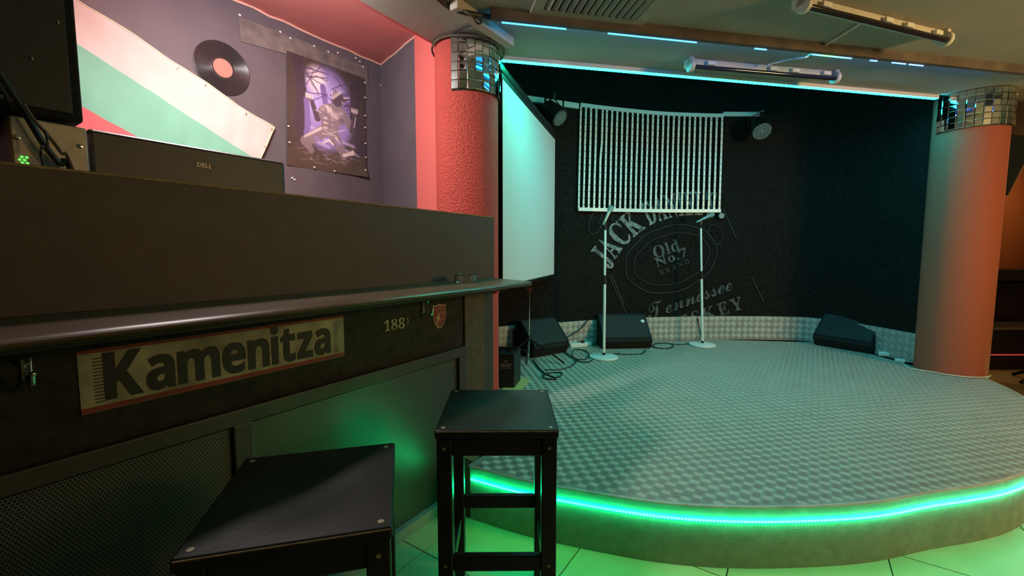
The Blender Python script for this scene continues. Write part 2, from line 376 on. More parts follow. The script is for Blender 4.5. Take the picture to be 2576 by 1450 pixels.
# pale torn edging where red ceiling meets the sheet
pts = [bar(-0.5 + 2.93 * k / 30, 2.893, 2.782 + random.uniform(-0.006, 0.006)) for k in range(31)] + [Vector((cA.x + (cB.x - cA.x) * k / 8 + 0.006, cA.y + (cB.y - cA.y) * k / 8 - 0.004, 2.782 + random.uniform(-0.005, 0.005))) for k in range(1, 9)]
struct(MB().tube(pts, 0.008, 6).build('trim_2', pm('pale_edging', (0.75, 0.42, 0.33), 0.7)), 'pale edging along the red booth ceiling')
# grey band on the sheet wall above the poster
bq = [pb(600, 42, 2.894), pb(735, 92, 2.894), pb(925, 170, 2.894), pb(925, 216, 2.894), pb(735, 140, 2.894), pb(606, 104, 2.894)]
struct(MB().add([bar(*q) for q in bq], [(0, 1, 4, 5), (1, 2, 3, 4)]).build('trim_3', M['band']), 'grey tape band along the booth wall above the poster')
# staples
st = MB()
for x, y in ((603, 38), (705, 80), (730, 96), (790, 116), (826, 130), (850, 133), (895, 146), (905, 155), (913, 168), (432, 157), (959, 215), (965, 290), (982, 312), (962, 360), (965, 403), (967, 473), (1000, 437), (1008, 125), (990, 150), (735, 448), (741, 452), (1060, 406)):
    pl = 2.894 if x < 960 else 2.5
    q = pb(x, y, 2.894) if x < 960 else None
    if q: st.box(bar(*q), (0.012, 0.004, 0.010), Matrix.Rotation(AB, 3, 'Z'))
o = st.build('staples', M['whitem']); o.parent = wall_booth; o['kind'] = 'stuff'
# curved black wall of the stage
WP = crom([(-0.33, 3.06), (-0.34, 3.6), (-0.31, 4.10), (-0.09, 4.32), (0.56, 4.58), (0.85, 4.70), (1.62, 4.92), (2.4, 5.0), (3.05, 4.98), (3.42, 4.86), (3.62, 4.45), (3.70, 3.85), (3.72, 3.5)], 8)
WP = [(p.x, p.y) for p in WP]
struct(MB().strip(WP, [(0, 0), (0, 3.52), (-0.05, 3.52), (-0.05, 0)]).build('wall_back', M['black_wall'], None, True), 'curved black felt wall behind the stage')
def on_wall(x, y, off=0.0):                                     # ray onto the curved wall
    r = ray(x, y); best = None
    for (ax, ay), (bx, by) in zip(WP, WP[1:]):
        dx, dy = bx - ax, by - ay; den = r[0] * dy - r[1] * dx
        if abs(den) < 1e-9: continue
        t = (ax * dy - ay * dx) / den; s = (r[0] * -ay + r[1] * ax) / -den if False else ((r[0] * t - ax) * dx + (r[1] * t - ay) * dy) / (dx * dx + dy * dy)
        if t > 0 and -0.001 <= s <= 1.001 and r[1] * t > 3.9 and (best is None or t < best): best = t
    t = best; d = math.hypot(r[0] * t, r[1] * t); k = 1 - off / d
    return Vector((r[0] * t * k, r[1] * t * k, CH + r[2] * t * k))
# aluminium kick plate round the wall, with its raised bars
KP = WP[18:]
kick = MB().strip(KP, [(0.02, HS), (0.02, 0.535), (0.0, 0.535), (0.0, HS)]).build('trim_4', M['kick'], None, True)
struct(kick, 'aluminium tread plate kickboard round the foot of the black wall')
def quintets(cells, size, h, mk):
    """five parallel bars per cell; mk(x, y) -> (origin, ax, ay, n) ; cells = [(x, y, flip)]"""
    V, Fc = [], []
    L_, W_ = size * 0.88, size * 0.14
    for x, y, flip in cells:
        o, ax, ay, n = mk(x, y)
        if flip: ax, ay = ay, -ax
        for k in range(5):
            c = o + ay * ((k - 2) * size * 0.19); l = L_ * (0.5 if k in (1, 2, 3) else 0.44)
            b = len(V)
            V += [c - ax * l, c - ay * (W_ / 2) - ax * l * 0.55, c - ay * (W_ / 2) + ax * l * 0.55, c + ax * l, c + ay * (W_ / 2) + ax * l * 0.55, c + ay * (W_ / 2) - ax * l * 0.55]
            V += [c - ax * l * 0.75 + n * h, c - ay * (W_ * 0.28) - ax * l * 0.5 + n * h, c - ay * (W_ * 0.28) + ax * l * 0.5 + n * h, c + ax * l * 0.75 + n * h, c + ay * (W_ * 0.28) + ax * l * 0.5 + n * h, c + ay * (W_ * 0.28) - ax * l * 0.5 + n * h]
            Fc += [tuple(b + 6 + i for i in range(6))] + [(b + i, b + (i + 1) % 6, b + 6 + (i + 1) % 6, b + 6 + i) for i in range(6)]
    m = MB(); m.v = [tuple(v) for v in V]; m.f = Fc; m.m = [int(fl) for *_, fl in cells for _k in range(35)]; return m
acc = [0.0]
for a, b in zip(KP, KP[1:]): acc.append(acc[-1] + math.dist(a, b))
def kick_at(s, z):
    for i in range(len(KP) - 1):
        if acc[i + 1] >= s: break
    f = (s - acc[i]) / (acc[i + 1] - acc[i]); a, b = Vector(KP[i]), Vector(KP[i + 1]); t = (b - a).normalized(); p = a + (b - a) * f; n = Vector((t.y, -t.x))
    p = p + n * 0.0205
    R2 = math.sqrt(0.5); T3 = Vector((t.x, t.y, 0)); Z3 = Vector((0, 0, 1))
    return Vector((p.x, p.y, z)), (T3 + Z3) * R2, (Z3 - T3) * R2, Vector((n.x, n.y, 0))
cells = []
a_ = 0.0336
ns = int((acc[-1] - 0.05) / a_); nz = int(0.27 / a_)
for i in range(ns):
    for j in range(nz):
        if (i + j) % 2 == 0: cells.append((0.03 + i * a_, HS + 0.018 + j * a_, (i % 2) == 0))
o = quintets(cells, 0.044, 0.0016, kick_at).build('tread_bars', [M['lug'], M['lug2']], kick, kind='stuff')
# round columns with mirror tiled heads
def column(cx, cy, r, z0, mat, label, a0, a1, zb, zt, rows, ncol, seed):
    m = MB().lathe([(r, z0), (r, ZC)], 64, (cx, cy, 0))
    c = struct(m.build('column', mat, None, True), label)
    rnd = random.Random(seed)
    m = MB().strip([(cx + (r + 0.006) * math.cos(a1 + (a0 - a1) * k / 24), cy + (r + 0.006) * math.sin(a1 + (a0 - a1) * k / 24)) for k in range(25)], [(0, zb - 0.004), (0, zt + 0.004), (0.006, zt + 0.004), (0.006, zb - 0.004)])
    m.build('mirror_backing', M['mirror_back'], c)
    me = None; tw = (r + 0.012) * abs(a1 - a0) / ncol; thh = (zt - zb) / rows
    for i in range(ncol):
        a = a0 + (a1 - a0) * (i + 0.5) / ncol
        for j in range(rows):
            if me is None:
                # pillow edged mirror tile
                t = MB(); w_, h_ = tw / 2 - 0.0008, thh / 2 - 0.0008; e = 0.0035
                vs = [(-0.001, -w_, -h_), (-0.001, w_, -h_), (-0.001, w_, h_), (-0.001, -w_, h_), (0.0015, -w_ + e, -h_ + e), (0.0015, w_ - e, -h_ + e), (0.0015, w_ - e, h_ - e), (0.0015, -w_ + e, h_ - e)]
                t.add(vs, [(4, 5, 6, 7), (0, 1, 5, 4), (1, 2, 6, 5), (2, 3, 7, 6), (3, 0, 4, 7)])
                o = t.build('mirror_tile', M['mirror'], c); me = o.data
            else:
                o = bpy.data.objects.new('mirror_tile', me); COL.objects.link(o); o.parent = c
            o.location = (cx + (r + 0.014) * math.cos(a), cy + (r + 0.014) * math.sin(a), zb + thh * (j + 0.5))
            o.rotation_euler = (rnd.uniform(-.02, .02), rnd.uniform(-.05, .05), a + rnd.uniform(-.05, .05))
    return c
column(-0.287, 2.84, 0.198, 0.0, M['stucco'], 'red stucco column with mirror tiled head at the end of the bar', math.radians(-110), math.radians(35), 2.235, 2.545, 6, 11, 3)
column(3.775, 3.67, 0.23, 0.0, M['stucco_r'], 'orange stucco column with mirror tiled head at the right of the stage', math.radians(170), math.radians(310), 2.262, 2.545, 6, 12, 5)
# right part of the room
struct(MB().box2((3.95, 5.45, 0), (7.2, 5.55, ZC)).build('wall_far', M['orange_wall']), 'orange wall behind the dark bench')
struct(MB().box2((3.80, 3.92, 0), (3.88, 5.45, ZC)).build('wall_side', M['orange_wall']), 'orange side wall behind the right column')
struct(MB().box2((7.1, -2.6, 0), (7.2, 5.5, ZC)).build('wall_right', M['orange_wall']))
struct(MB().box2((-3.5, -2.7, 0), (7.2, -2.6, ZC)).build('wall_front', M['orange_wall']))
q = [bar(-3.0, -1.2), bar(-3.0, 3.0)]
struct(vslab((q[0].x, q[0].y), (q[1].x, q[1].y), 0, 2.82, 0.08).build('wall_left', M['sheet']))

# ================================================================== STAGE
arc = crom([(-0.20, 1.985), (0.0, 1.885), (0.191, 1.810), (0.60, 1.690), (0.97, 1.655), (1.41, 1.680), (1.75, 1.755), (2.37, 1.925), (3.10, 2.40), (3.60, 2.97), (3.835, 3.43)], 10)
arc = [(p.x, p.y) for p in arc]
back = [(3.775 + 0.232 * math.cos(math.radians(a)), 3.67 + 0.232 * math.sin(math.radians(a))) for a in (-76, -95, -115, -135, -155, -175, -200, -220)] + [(3.60, 3.9), (3.60, 4.5), (3.42, 4.83), (2.4, 4.985), (1.6, 4.9), (0.56, 4.56), (-0.30, 4.08), (-0.33, 3.6), (-0.32, 3.07), (-0.2, 3.06), (-0.06, 2.95), (-0.06, 2.75), (-0.01, 2.62)]
stage = thing('stage_platform', 'low rounded stage with metal tread plate top', 'stage', (1.6, 3.3, 0))
def rel(o, par): o.matrix_parent_inverse = Matrix.Translation(-Vector(par.location)); return o
bp_ = [(p.x, p.y) for p in (bar(2.10, 1.40), bar(1.62, 1.40), bar(1.60, 1.285))]
lft = [(p.x, p.y) for p in (bar(2.12, 1.40),)]
body = arc + back + lft + bp_
rel(MB().prism(body, 0.0, HS - 0.012).build('platform_body', M['stagefront'], stage), stage)
rel(MB().prism(body[len(arc) + len(back) - 1:] + [arc[0]], HS - 0.012, HS - 0.010).build('bare_strip', M['ply'], stage, label='bare plywood strip beside the bar'), stage)
pe = [(p.x, p.y) for p in (bar(2.12, 1.285), bar(1.545, 1.285))]
plate = arc + back + [(p.x, p.y) for p in (bar(2.13, 1.35),)] + pe
rel(MB().prism(plate, HS - 0.012, HS).build('tread_plate', M['plate'], stage), stage)
rel(MB().strip(arc, [(0.0, HS - 0.008), (0.004, HS - 0.006), (0.004, HS + 0.001), (0.001, HS + 0.003), (-0.010, HS + 0.003), (-0.010, HS + 0.0), (0.0, HS - 0.003)]).build('nosing', M['nosing'], stage, True, label='thin metal nosing along the curved edge'), stage)
def inside(x, y, P):
    c = False; j = len(P) - 1
    for i in range(len(P)):
        if (P[i][1] > y) != (P[j][1] > y) and x < (P[j][0] - P[i][0]) * (y - P[i][1]) / (P[j][1] - P[i][1]) + P[i][0]: c = not c
        j = i
    return c
ra = math.radians(10.0); e1 = Vector((math.cos(ra), math.sin(ra), 0)); e2 = Vector((-math.sin(ra), math.cos(ra), 0)); R2 = math.sqrt(.5)
d1 = (e1 + e2) * R2; d2 = (e2 - e1) * R2; PT = 0.056
def top_at(x, y): return Vector((x, y, HS + 0.0002)), d1, d2, Vector((0, 0, 1))
cells = []
for i in range(-60, 90):
    for j in range(10, 100):
        for fl in (0, 1):
            c = e1 * ((i + 0.5 * fl) * PT) + e2 * ((j + 0.5 * fl) * PT)
            if 1.6 < c.y < 5.0 and all(inside(c.x + dx, c.y + dy, plate) for dx, dy in ((.02, 0), (-.02, 0), (0, .02), (0, -.02))): cells.append((c.x, c.y, fl))
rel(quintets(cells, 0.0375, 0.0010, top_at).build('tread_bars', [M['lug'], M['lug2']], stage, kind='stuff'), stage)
# green strip under the stage edge
gl = thing('stage_led_strip', 'glowing green LED strip along the curved stage front', 'light strip', (0.97, 1.65, 0.2))
ga = arc[1:]
rel(MB().strip(ga, [(0.006, 0.201), (0.010, 0.201), (0.010, 0.209), (0.006, 0.209)]).build('strip', M['green_led'], gl), gl)
dm = MB(); d_acc = 0.0; nxt = 0.0
for a, b in zip(ga, ga[1:]):
    L_ = math.dist(a, b); t = Vector((b[0] - a[0], b[1] - a[1])).normalized(); n = Vector((t.y, -t.x))
    while nxt <= d_acc + L_:
        f = (nxt - d_acc) / L_; x = a[0] + (b[0] - a[0]) * f + n.x * 0.011; y = a[1] + (b[1] - a[1]) * f + n.y * 0.011
        dm.box((x, y, 0.205), (0.005, 0.004, 0.005), Matrix.Rotation(math.atan2(t.y, t.x), 3, 'Z')); nxt += 0.0135
    d_acc += L_
rel(dm.build('diodes', M['green_diode'], gl, kind='stuff'), gl)

# ================================================================== CEILING FITTINGS
def along(a, b, off, z0, z1, th):                                # a bar along a->b in plan
    a = Vector((a[0], a[1])); b = Vector((b[0], b[1])); t = (b - a).normalized(); n = Vector((-t.y, t.x))
    a = a + n * off; b = b + n * off; n = n * th; q = [a, b, b + n, a + n]
    return [(p.x, p.y, z0) for p in q], [(p.x, p.y, z1) for p in q]
dirn = (L1b - L1a).normalized()
bt = thing('ceiling_batten', 'dark wooden batten across the ceiling with blue LED strip behind it', 'batten', (1.5, 2.8, ZC))
rel(MB().hexa(*along(L1a - dirn * 0.05, L1b + dirn * 0.4, -0.035, 2.495, ZC - 0.0005, 0.03)).build('board', M['batten'], bt), bt)
s1 = thing('ceiling_led_strip', 'blue LED strip along the ceiling batten above the fluorescent lamps', 'light strip', (1.5, 2.8, ZC - 0.03), 0, 'LED strips on the ceiling')
rel(MB().hexa(*along(L1a, L1b, 0.0, 2.522, 2.530, 0.006)).build('strip', M['blue_led'], s1), s1)
def onL1(x):                                                     # point of the strip line seen at pixel column x
    k = (x - 1288.0); best = None
    for i in range(2001):
        f = i / 2000; p = L1a + (L1b - L1a) * f
        fy = p.y * math.cos(TH) - (p.z - CH) * math.sin(TH)
        e = abs(p.x / fy * F - k)
        if best is None or e < best[0]: best = (e, p)
    return best[1]
for xa, xb in ((1262, 1424), (1529, 1752), (1898, 1928), (2042, 2142), (2188, 2206), (2243, 2278), (2286, 2322)):
    a, b = onL1(xa), onL1(xb)
    rel(MB().hexa(*along(a, b, -0.004, 2.489, 2.4955, 0.006)).build('sagging_strip', M['blue_led_dim'], s1), s1)
s2 = thing('ceiling_led_strip', 'long cyan LED strip along the ceiling edge above the black stage wall', 'light strip', (1.7, 3.3, ZC - 0.02), 0, 'LED strips on the ceiling')
rel(MB().hexa(*along(L2a, L2b, 0.002, 2.521, 2.530, 0.030)).build('strip', M['cyan_led'], s2), s2)
rel(MB().hexa(*along(L2a, L2b, -0.002, 2.5305, 2.5495, 0.036)).hexa(*along(L2a, L2b, -0.003, 2.5225, 2.5304, 0.003)).build('channel', M['white'], s2), s2)
# pale timber plank on the ceiling over the bar end
pl0, pl1 = ph(1140, 20, 2.50), ph(1283, 118, 2.50)
plank = MB().hexa(*along(pl0, pl1, -0.03, 2.495, ZC - 0.0005, 0.055)).build('ceiling_plank', M['wood'], None, False, 0.006)
tag(plank, 'pale timber plank fixed to the ceiling above the bar end', 'plank')
# fluorescent battens
def batten_lamp(a, b, label, hz, dark):
    a = Vector(a); b = Vector(b); L_ = (b - a).length; ang = math.atan2(b.y - a.y, b.x - a.x); mid = (a + b) / 2
    t = thing('fluorescent_lamp', label, 'ceiling lamp', (mid.x, mid.y, ZC), ang, 'unlit fluorescent lamps on the ceiling')
    MB().box((0, 0.03, -0.022), (L_ - 0.04, 0.045, 0.043)).build('housing', M['fixture'], t, False, 0.004)
    for s in (-1, 1):
        e = MB().lathe([(0.001, -0.014), (0.036, -0.014), (0.040, -0.010), (0.040, 0.010), (0.036, 0.014), (0.001, 0.014)], 20, (s * (L_ / 2 - 0.014), 0.0, -0.052), Matrix.Rotation(math.pi / 2, 3, 'Y'))
        e.box((s * (L_ / 2 - 0.014), 0.02, -0.026), (0.028, 0.075, 0.05)); e.build('end_cap', M['fixture'], t, True)
    MB().cyl((-L_ / 2 + 0.03, -0.012, -0.062), (L_ / 2 - 0.03, -0.012, -0.062), 0.014, n=14).build('tube', M['uv_tube'], t, True)
    for x in (-0.36, 0.05, 0.20, 0.42):
        MB().box((x * L_, 0.0, -0.028), (0.06, 0.03, 0.024)).build('ballast', M['white'], t, False, 0.003)
    return t
batten_lamp(ph(1733, 160, 2.51), ph(2106, 192, 2.51), 'white unlit fluorescent lamp between the two LED strips', 0, 0)
batten_lamp(ph(2018, 5, 2.51), ph(2382, 95, 2.51), 'yellowed unlit fluorescent lamp nearest the top right corner', 0, 0)
cw = [ph(2165, 60, 2.535), ph(2100, 100, 2.538), ph(2040, 135, 2.53), ph(2025, 145, 2.485), ph(1985, 150, 2.525), ph(1932, 163, 2.52)]
tag(MB().tube(crom(cw, 5), 0.006, 8).build('lamp_cord', M['cablew'], None, True), 'white cord joining the two fluorescent lamps', 'cord')
# ceiling air unit
av = thing('ceiling_air_unit', 'square slatted air vent in the ceiling', 'vent', (0.47, 2.16, ZC), math.radians(11.5))
fr = MB()
for c, d in (((0, 0.29, -0.008), (0.64, 0.06, 0.016)), ((0, -0.29, -0.008), (0.64, 0.06, 0.016)), ((0.29, 0, -0.008), (0.06, 0.52, 0.016)), ((-0.29, 0, -0.008), (0.06, 0.52, 0.016))): fr.box(c, d)
fr.build('frame', M['ceiling'], av, False, 0.003)
MB().box((0, 0, -0.002), (0.52, 0.52, 0.003)).build('backing', M['black'], av)
for k in range(13):
    MB().box((-0.24 + 0.04 * k, 0, -0.012), (0.026, 0.52, 0.005), Matrix.Rotation(0.5, 3, 'Y')).build('slat', M['ceiling'], av)
MB().box((0.26, 0.345, -0.012), (0.085, 0.022, 0.022)).build('latch', M['black'], av, False, 0.003)
# cable bundle over the column
def cab(name, pts, r, mat, label, cat='cable', group=None, k=6, parent=None):
    o = MB().tube(crom(pts, k), r, 7).build(name, mat, parent, True)
    return tag(o, label, cat, group)
cab('ceiling_cable', [ph(1085, -20, 2.535), ph(1128, 16, 2.525), ph(1165, 30, 2.50), ph(1215, 40, 2.52), ph(1258, 48, 2.53)], 0.013, M['cable'], 'thick black cable bundle crossing the ceiling to the batten')
cab('ceiling_cable', [ph(1100, -15, 2.535), ph(1140, 12, 2.53), ph(1185, 38, 2.475), ph(1200, 58, 2.48), ph(1205, 50, 2.535)], 0.006, M['dust'], 'thin dusty cable looping over the timber plank')
cab('ceiling_cable', [ph(1165, 36, 2.545), ph(1210, 52, 2.47), ph(1205, 60, 2.48), ph(1190, 62, 2.535), ph(1150, 78, 2.542), ph(1112, 108, 2.54)], 0.005, M['cable'], 'black wire from the timber plank to the column head')
cpts = [(-0.275 + 0.225 * math.cos(math.radians(a)), 2.84 + 0.225 * math.sin(math.radians(a)), 2.532 + 0.006 * math.sin(a)) for a in range(-190, 31, 20)]
cab('ceiling_cable', cpts, 0.007, M['dust'], 'dusty brown cable wrapped round the head of the red column', k=3)
dl = thing('downlight', 'small round recessed light in the red booth ceiling', 'ceiling lamp', bar(1.62, 2.12, 2.79))
MB().lathe([(0.030, 0), (0.045, 0), (0.048, -0.006), (0.044, -0.010), (0.030, -0.010)], 24).build('ring', M['white'], dl, True)
MB().lathe([(0.001, -0.002), (0.030, -0.002), (0.030, -0.004), (0.001, -0.006)], 20).build('lens', M['glass'], dl, True)

# ================================================================== PROJECTION SCREEN
sA = Vector((-0.066, 2.875)); sB = Vector((0.43, 4.42)); sm = (sA + sB) / 2; sl = (sB - sA).length; sang = math.atan2(sB.y - sA.y, sB.x - sA.x)
scr = thing('projection_screen', 'white pull down projection screen hanging beside the red column', 'screen', (sm.x, sm.y, 1.03), sang)
MB().box((0, 0, 0.69), (sl - 0.03, 0.004, 1.34)).build('screen_cloth', M['screen'], scr)
MB().box((0, 0.0, 1.376), (sl, 0.006, 0.035)).build('top_border', M['black'], scr)
MB().box((0, 0.03, 1.437), (sl + 0.04, 0.05, 0.05)).build('roller_case', M['black'], scr, False, 0.01)
MB().cyl((-sl / 2 - 0.01, 0, 0.012), (sl / 2 + 0.03, 0, 0.012), 0.014, n=12).build('bottom_bar', M['blackm'], scr, True)
for s in (-1, 1): MB().tube([(s * sl * 0.42, 0.03, 1.45), (s * sl * 0.42, 0.03, 1.50), (s * sl * 0.42, 0.03, ZC - 1.03 + (0.0 if s < 0 else 0.97))], 0.004, 6).build('hanger', M['blackm'], scr)

# ================================================================== LED CURTAIN, TRUNKING AND WALL PAINT
def wall_s(x):                                                  # arc length and frame of the wall for a pixel column (at mid height)
    p = on_wall(x, 400); return p
top0, top1 = on_wall(1459, 275, 0.03), on_wall(1813, 292, 0.03)
wacc = [0.0]
for a, b in zip(WP, WP[1:]): wacc.append(wacc[-1] + math.dist(a, b))
def s_of(p):
    best = None
    for i, (a, b) in enumerate(zip(WP, WP[1:])):
        dx, dy = b[0] - a[0], b[1] - a[1]; f = max(0, min(1, ((p.x - a[0]) * dx + (p.y - a[1]) * dy) / (dx * dx + dy * dy)))
        d = math.hypot(p.x - a[0] - f * dx, p.y - a[1] - f * dy)
        if best is None or d < best[0]: best = (d, wacc[i] + f * (wacc[i + 1] - wacc[i]))
    return best[1]
def W(s, off, z):
    for i in range(len(WP) - 1):
        if wacc[i + 1] >= s: break
    f = (s - wacc[i]) / (wacc[i + 1] - wacc[i]); a, b = Vector(WP[i]), Vector(WP[i + 1]); t = (b - a).normalized(); p = a + (b - a) * f + Vector((t.y, -t.x)) * off
    return Vector((p.x, p.y, z))
def wall_bar(m, s0, s1, off0, off1, z0, z1, n=10, z0b=None, z1b=None):
    """box following the wall; heights may change linearly"""
    z0b = z0 if z0b is None else z0b; z1b = z1 if z1b is None else z1b
    for k in range(n):
        fa, fb = k / n, (k + 1) / n; sa, sb = s0 + (s1 - s0) * fa, s0 + (s1 - s0) * fb
        la, lb = z0 + (z0b - z0) * fa, z0 + (z0b - z0) * fb; ha, hb = z1 + (z1b - z1) * fa, z1 + (z1b - z1) * fb
        m.hexa([W(sa, off0, la), W(sb, off0, lb), W(sb, off1, lb), W(sa, off1, la)], [W(sa, off0, ha), W(sb, off0, hb), W(sb, off1, hb), W(sa, off1, ha)])
    return m
ST0, ST1 = s_of(on_wall(1457, 270)), s_of(on_wall(1813, 292)); SB0, SB1 = s_of(on_wall(1451, 524)), s_of(on_wall(1806, 530))
ZT, ZB0, ZB1 = 2.79, on_wall(1451, 527).z, on_wall(1806, 531).z
lc = thing('led_curtain', 'white framed curtain of upright LED strips hung on the black wall', 'light panel', tuple(W((SB0 + SB1) / 2, 0.03, ZB0)))
rel(wall_bar(MB(), ST0 - 0.01, ST1 + 0.01, 0.03, 0.05, ZT - 0.018, ZT + 0.018).build('top_rail', M['whitem'], lc), lc)
rel(wall_bar(MB(), SB0 - 0.01, SB1 + 0.01, 0.03, 0.05, ZB0 - 0.02, ZB0 + 0.016, 10, ZB1 - 0.02, ZB1 + 0.016).build('bottom_rail', M['whitem'], lc), lc)
rnd = random.Random(4)
for i in range(28):
    f = i / 27; st_, sb_ = ST0 + (ST1 - ST0) * f, SB0 + (SB1 - SB0) * f; zb = ZB0 + (ZB1 - ZB0) * f; kink = (i == 4)
    m = MB(); N = 6; hw = 0.0108; kk = [rnd.uniform(-0.0013, 0.0013) for _ in range(N + 1)]
    P = []
    for k in range(N + 1):
        g = k / N; s_ = st_ + (sb_ - st_) * g + kk[k] + (0.012 * (g < 0.5) if kink else 0)
        P.append((s_, ZT - 0.01 + (zb - ZT + 0.01) * g))
    for (sa, za), (sb2, zb2) in zip(P, P[1:]):
        m.hexa([W(sb2 - hw, 0.036, zb2), W(sb2 + hw, 0.036, zb2), W(sb2 + hw, 0.032, zb2), W(sb2 - hw, 0.032, zb2)], [W(sa - hw, 0.036, za), W(sa + hw, 0.036, za), W(sa + hw, 0.032, za), W(sa - hw, 0.032, za)])
    ls_ = rel(m.build('led_strip', M['whitem'], lc), lc); dots = MB()
    for k in range(15):
        g = (k + 0.6) / 15.3; s_ = st_ + (sb_ - st_) * g + (0.012 * (g < 0.5) if kink else 0); z = ZT - 0.01 + (zb - ZT + 0.01) * g
        p = W(s_, 0.037, z); dots.box(p, (0.008, 0.006, 0.010))
    dots.build('diodes', M['diode'], ls_, kind='stuff')
kn = MB().lathe([(0.001, -0.012), (0.03, -0.012), (0.034, 0), (0.03, 0.012), (0.001, 0.012)], 18, W(SB1 + 0.01, 0.06, ZB1 - 0.06), Matrix.Rotation(math.pi / 2, 3, 'X'))
rel(kn.build('end_knob', M['pale_print'], lc, True, label='pale round knob under the lower right corner'), lc)
for x0, x1, y in ((1313, 1366, 252), (1372, 1411, 260), (1416, 1452, 266)):
    m = MB(); sa, sb2 = s_of(on_wall(x0, y)), s_of(on_wall(x1, y)); z = on_wall((x0 + x1) / 2, y).z
    wall_bar(m, sa, sb2, 0.004, 0.032, z - 0.026, z + 0.026, 3)
    tag(m.build('cable_trunking', M['white']), {1313: 'white cable trunking piece nearest the projection screen', 1372: 'short white trunking piece behind the left stage spotlight', 1416: 'white trunking piece between spotlight and LED curtain'}[x0], 'trunking', 'white trunking pieces on the black wall')
m = MB(); sa, sb2 = s_of(on_wall(1817, 290)), s_of(on_wall(1907, 290)); z = on_wall(1860, 289).z
wall_bar(m, sa, sb2, 0.004, 0.032, z - 0.022, z + 0.022, 4)
tag(m.build('cable_trunking', M['white']), 'long white trunking piece right of the LED curtain', 'trunking', 'white trunking pieces on the black wall')
# --- painted lettering on the black wall
wp = thing('wall_lettering', 'faded chalky whiskey lettering painted on the black wall', 'wall painting', tuple(on_wall(1690, 650)))
OFF = 0.012
bl = crom([Vector((x, y)) for x, y in ((1516, 690), (1534, 668), (1552, 645), (1571, 619), (1594, 597), (1620, 576), (1648, 560), (1688, 547), (1715, 542), (1758, 540), (1800, 545), (1840, 556))], 8)
ba = [0.0]
for a, b in zip(bl, bl[1:]): ba.append(ba[-1] + (b - a).length)
def arcmap(x, y, s0):
    s = s0 + x
    for i in range(len(bl) - 1):
        if ba[i + 1] >= s: break
    f = (s - ba[i]) / (ba[i + 1] - ba[i]); p = bl[i] + (bl[i + 1] - bl[i]) * f
    a, b = bl[max(i - 2, 0)], bl[min(i + 3, len(bl) - 1)]; t = (b - a).normalized(); n = Vector((t.y, -t.x))
    q = p + n * y; return on_wall(q.x, q.y, OFF)
jm = text_mb(SERIF('JACK'), lambda x, y: arcmap(x, y, 20), 140, 60, 0.012, 0.05)
text_mb(SERIF('DANIEL') + "'" + SERIF('S'), lambda x, y: arcmap(x, y, 172), 165, 58, 0.012, 0.06, jm)
rel(jm.build('arched_name', M['paint'], wp), wp)
def linemap(x0, y0, x1, y1):
    d = Vector((x1 - x0, y1 - y0)); L_ = d.length; d.normalize(); n = Vector((d.y, -d.x))
    return (lambda x, y: on_wall(x0 + d.x * x + n.x * y, y0 + d.y * x + n.y * y, OFF)), L_
for nm, txt, ends, h, bold, mat, gap in (('old', SERIF('Old'), (1648, 651, 1712, 629), 30, 0.012, 'paint_dim', 0.08), ('number', SERIF('No.7'), (1652, 672, 1732, 644), 22, 0.012, 'paint_dim', 0.08), ('brand', SERIF('BRAND'), (1662, 694, 1735, 662), 13, 0.01, 'paint_faint', 0.25), ('place', SCRIPT('Tennessee'), (1632, 806, 1846, 728), 42, 0.0, 'paint_dim', 0.03), ('spirit', SERIF('WHISKEY'), (1640, 852, 1872, 776), 32, 0.008, 'paint_dim', 0.16)):
    f, L_ = linemap(*ends)
    rel(text_mb(txt, f, L_, h, bold, gap).build('lettering_' + nm, M[mat], wp), wp)
orn = MB()
for cx, cy, a, b, rot, w_ in ((1690, 652, 98, 62, -18, 1.6), (1688, 652, 118, 82, -18, 2.2), (1498, 560, 16, 30, 15, 2.0), (1525, 556, 16, 26, 10, 1.6), (1800, 590, 18, 26, -15, 1.6)):
    n = 96; vs = []; c_, s_ = math.cos(math.radians(rot)), math.sin(math.radians(rot))
    for k in range(n):
        t = 2 * math.pi * k / n; wob = 1 + 0.012 * math.sin(9 * t)
        for e in (-w_ / 2, w_ / 2):
            x, y = (a + e) * math.cos(t) * wob, (b + e) * math.sin(t) * wob; vs.append(on_wall(cx + x * c_ - y * s_, cy + x * s_ + y * c_, OFF))
    orn.add(vs, [(2 * k, 2 * ((k + 1) % n), 2 * ((k + 1) % n) + 1, 2 * k + 1) for k in range(n)])
for x0, y0, x1, y1 in ((1530, 690, 1560, 760), (1536, 690, 1568, 765), (1818, 525, 1850, 600), (1560, 760, 1575, 790), (1890, 700, 1920, 760)):
    orn.add([on_wall(x0, y0, OFF), on_wall(x0 + 3, y0, OFF), on_wall(x1 + 3, y1, OFF), on_wall(x1, y1, OFF)], [(0, 1, 2, 3)])
rel(orn.build('ornament', M['paint_faint'], wp), wp)
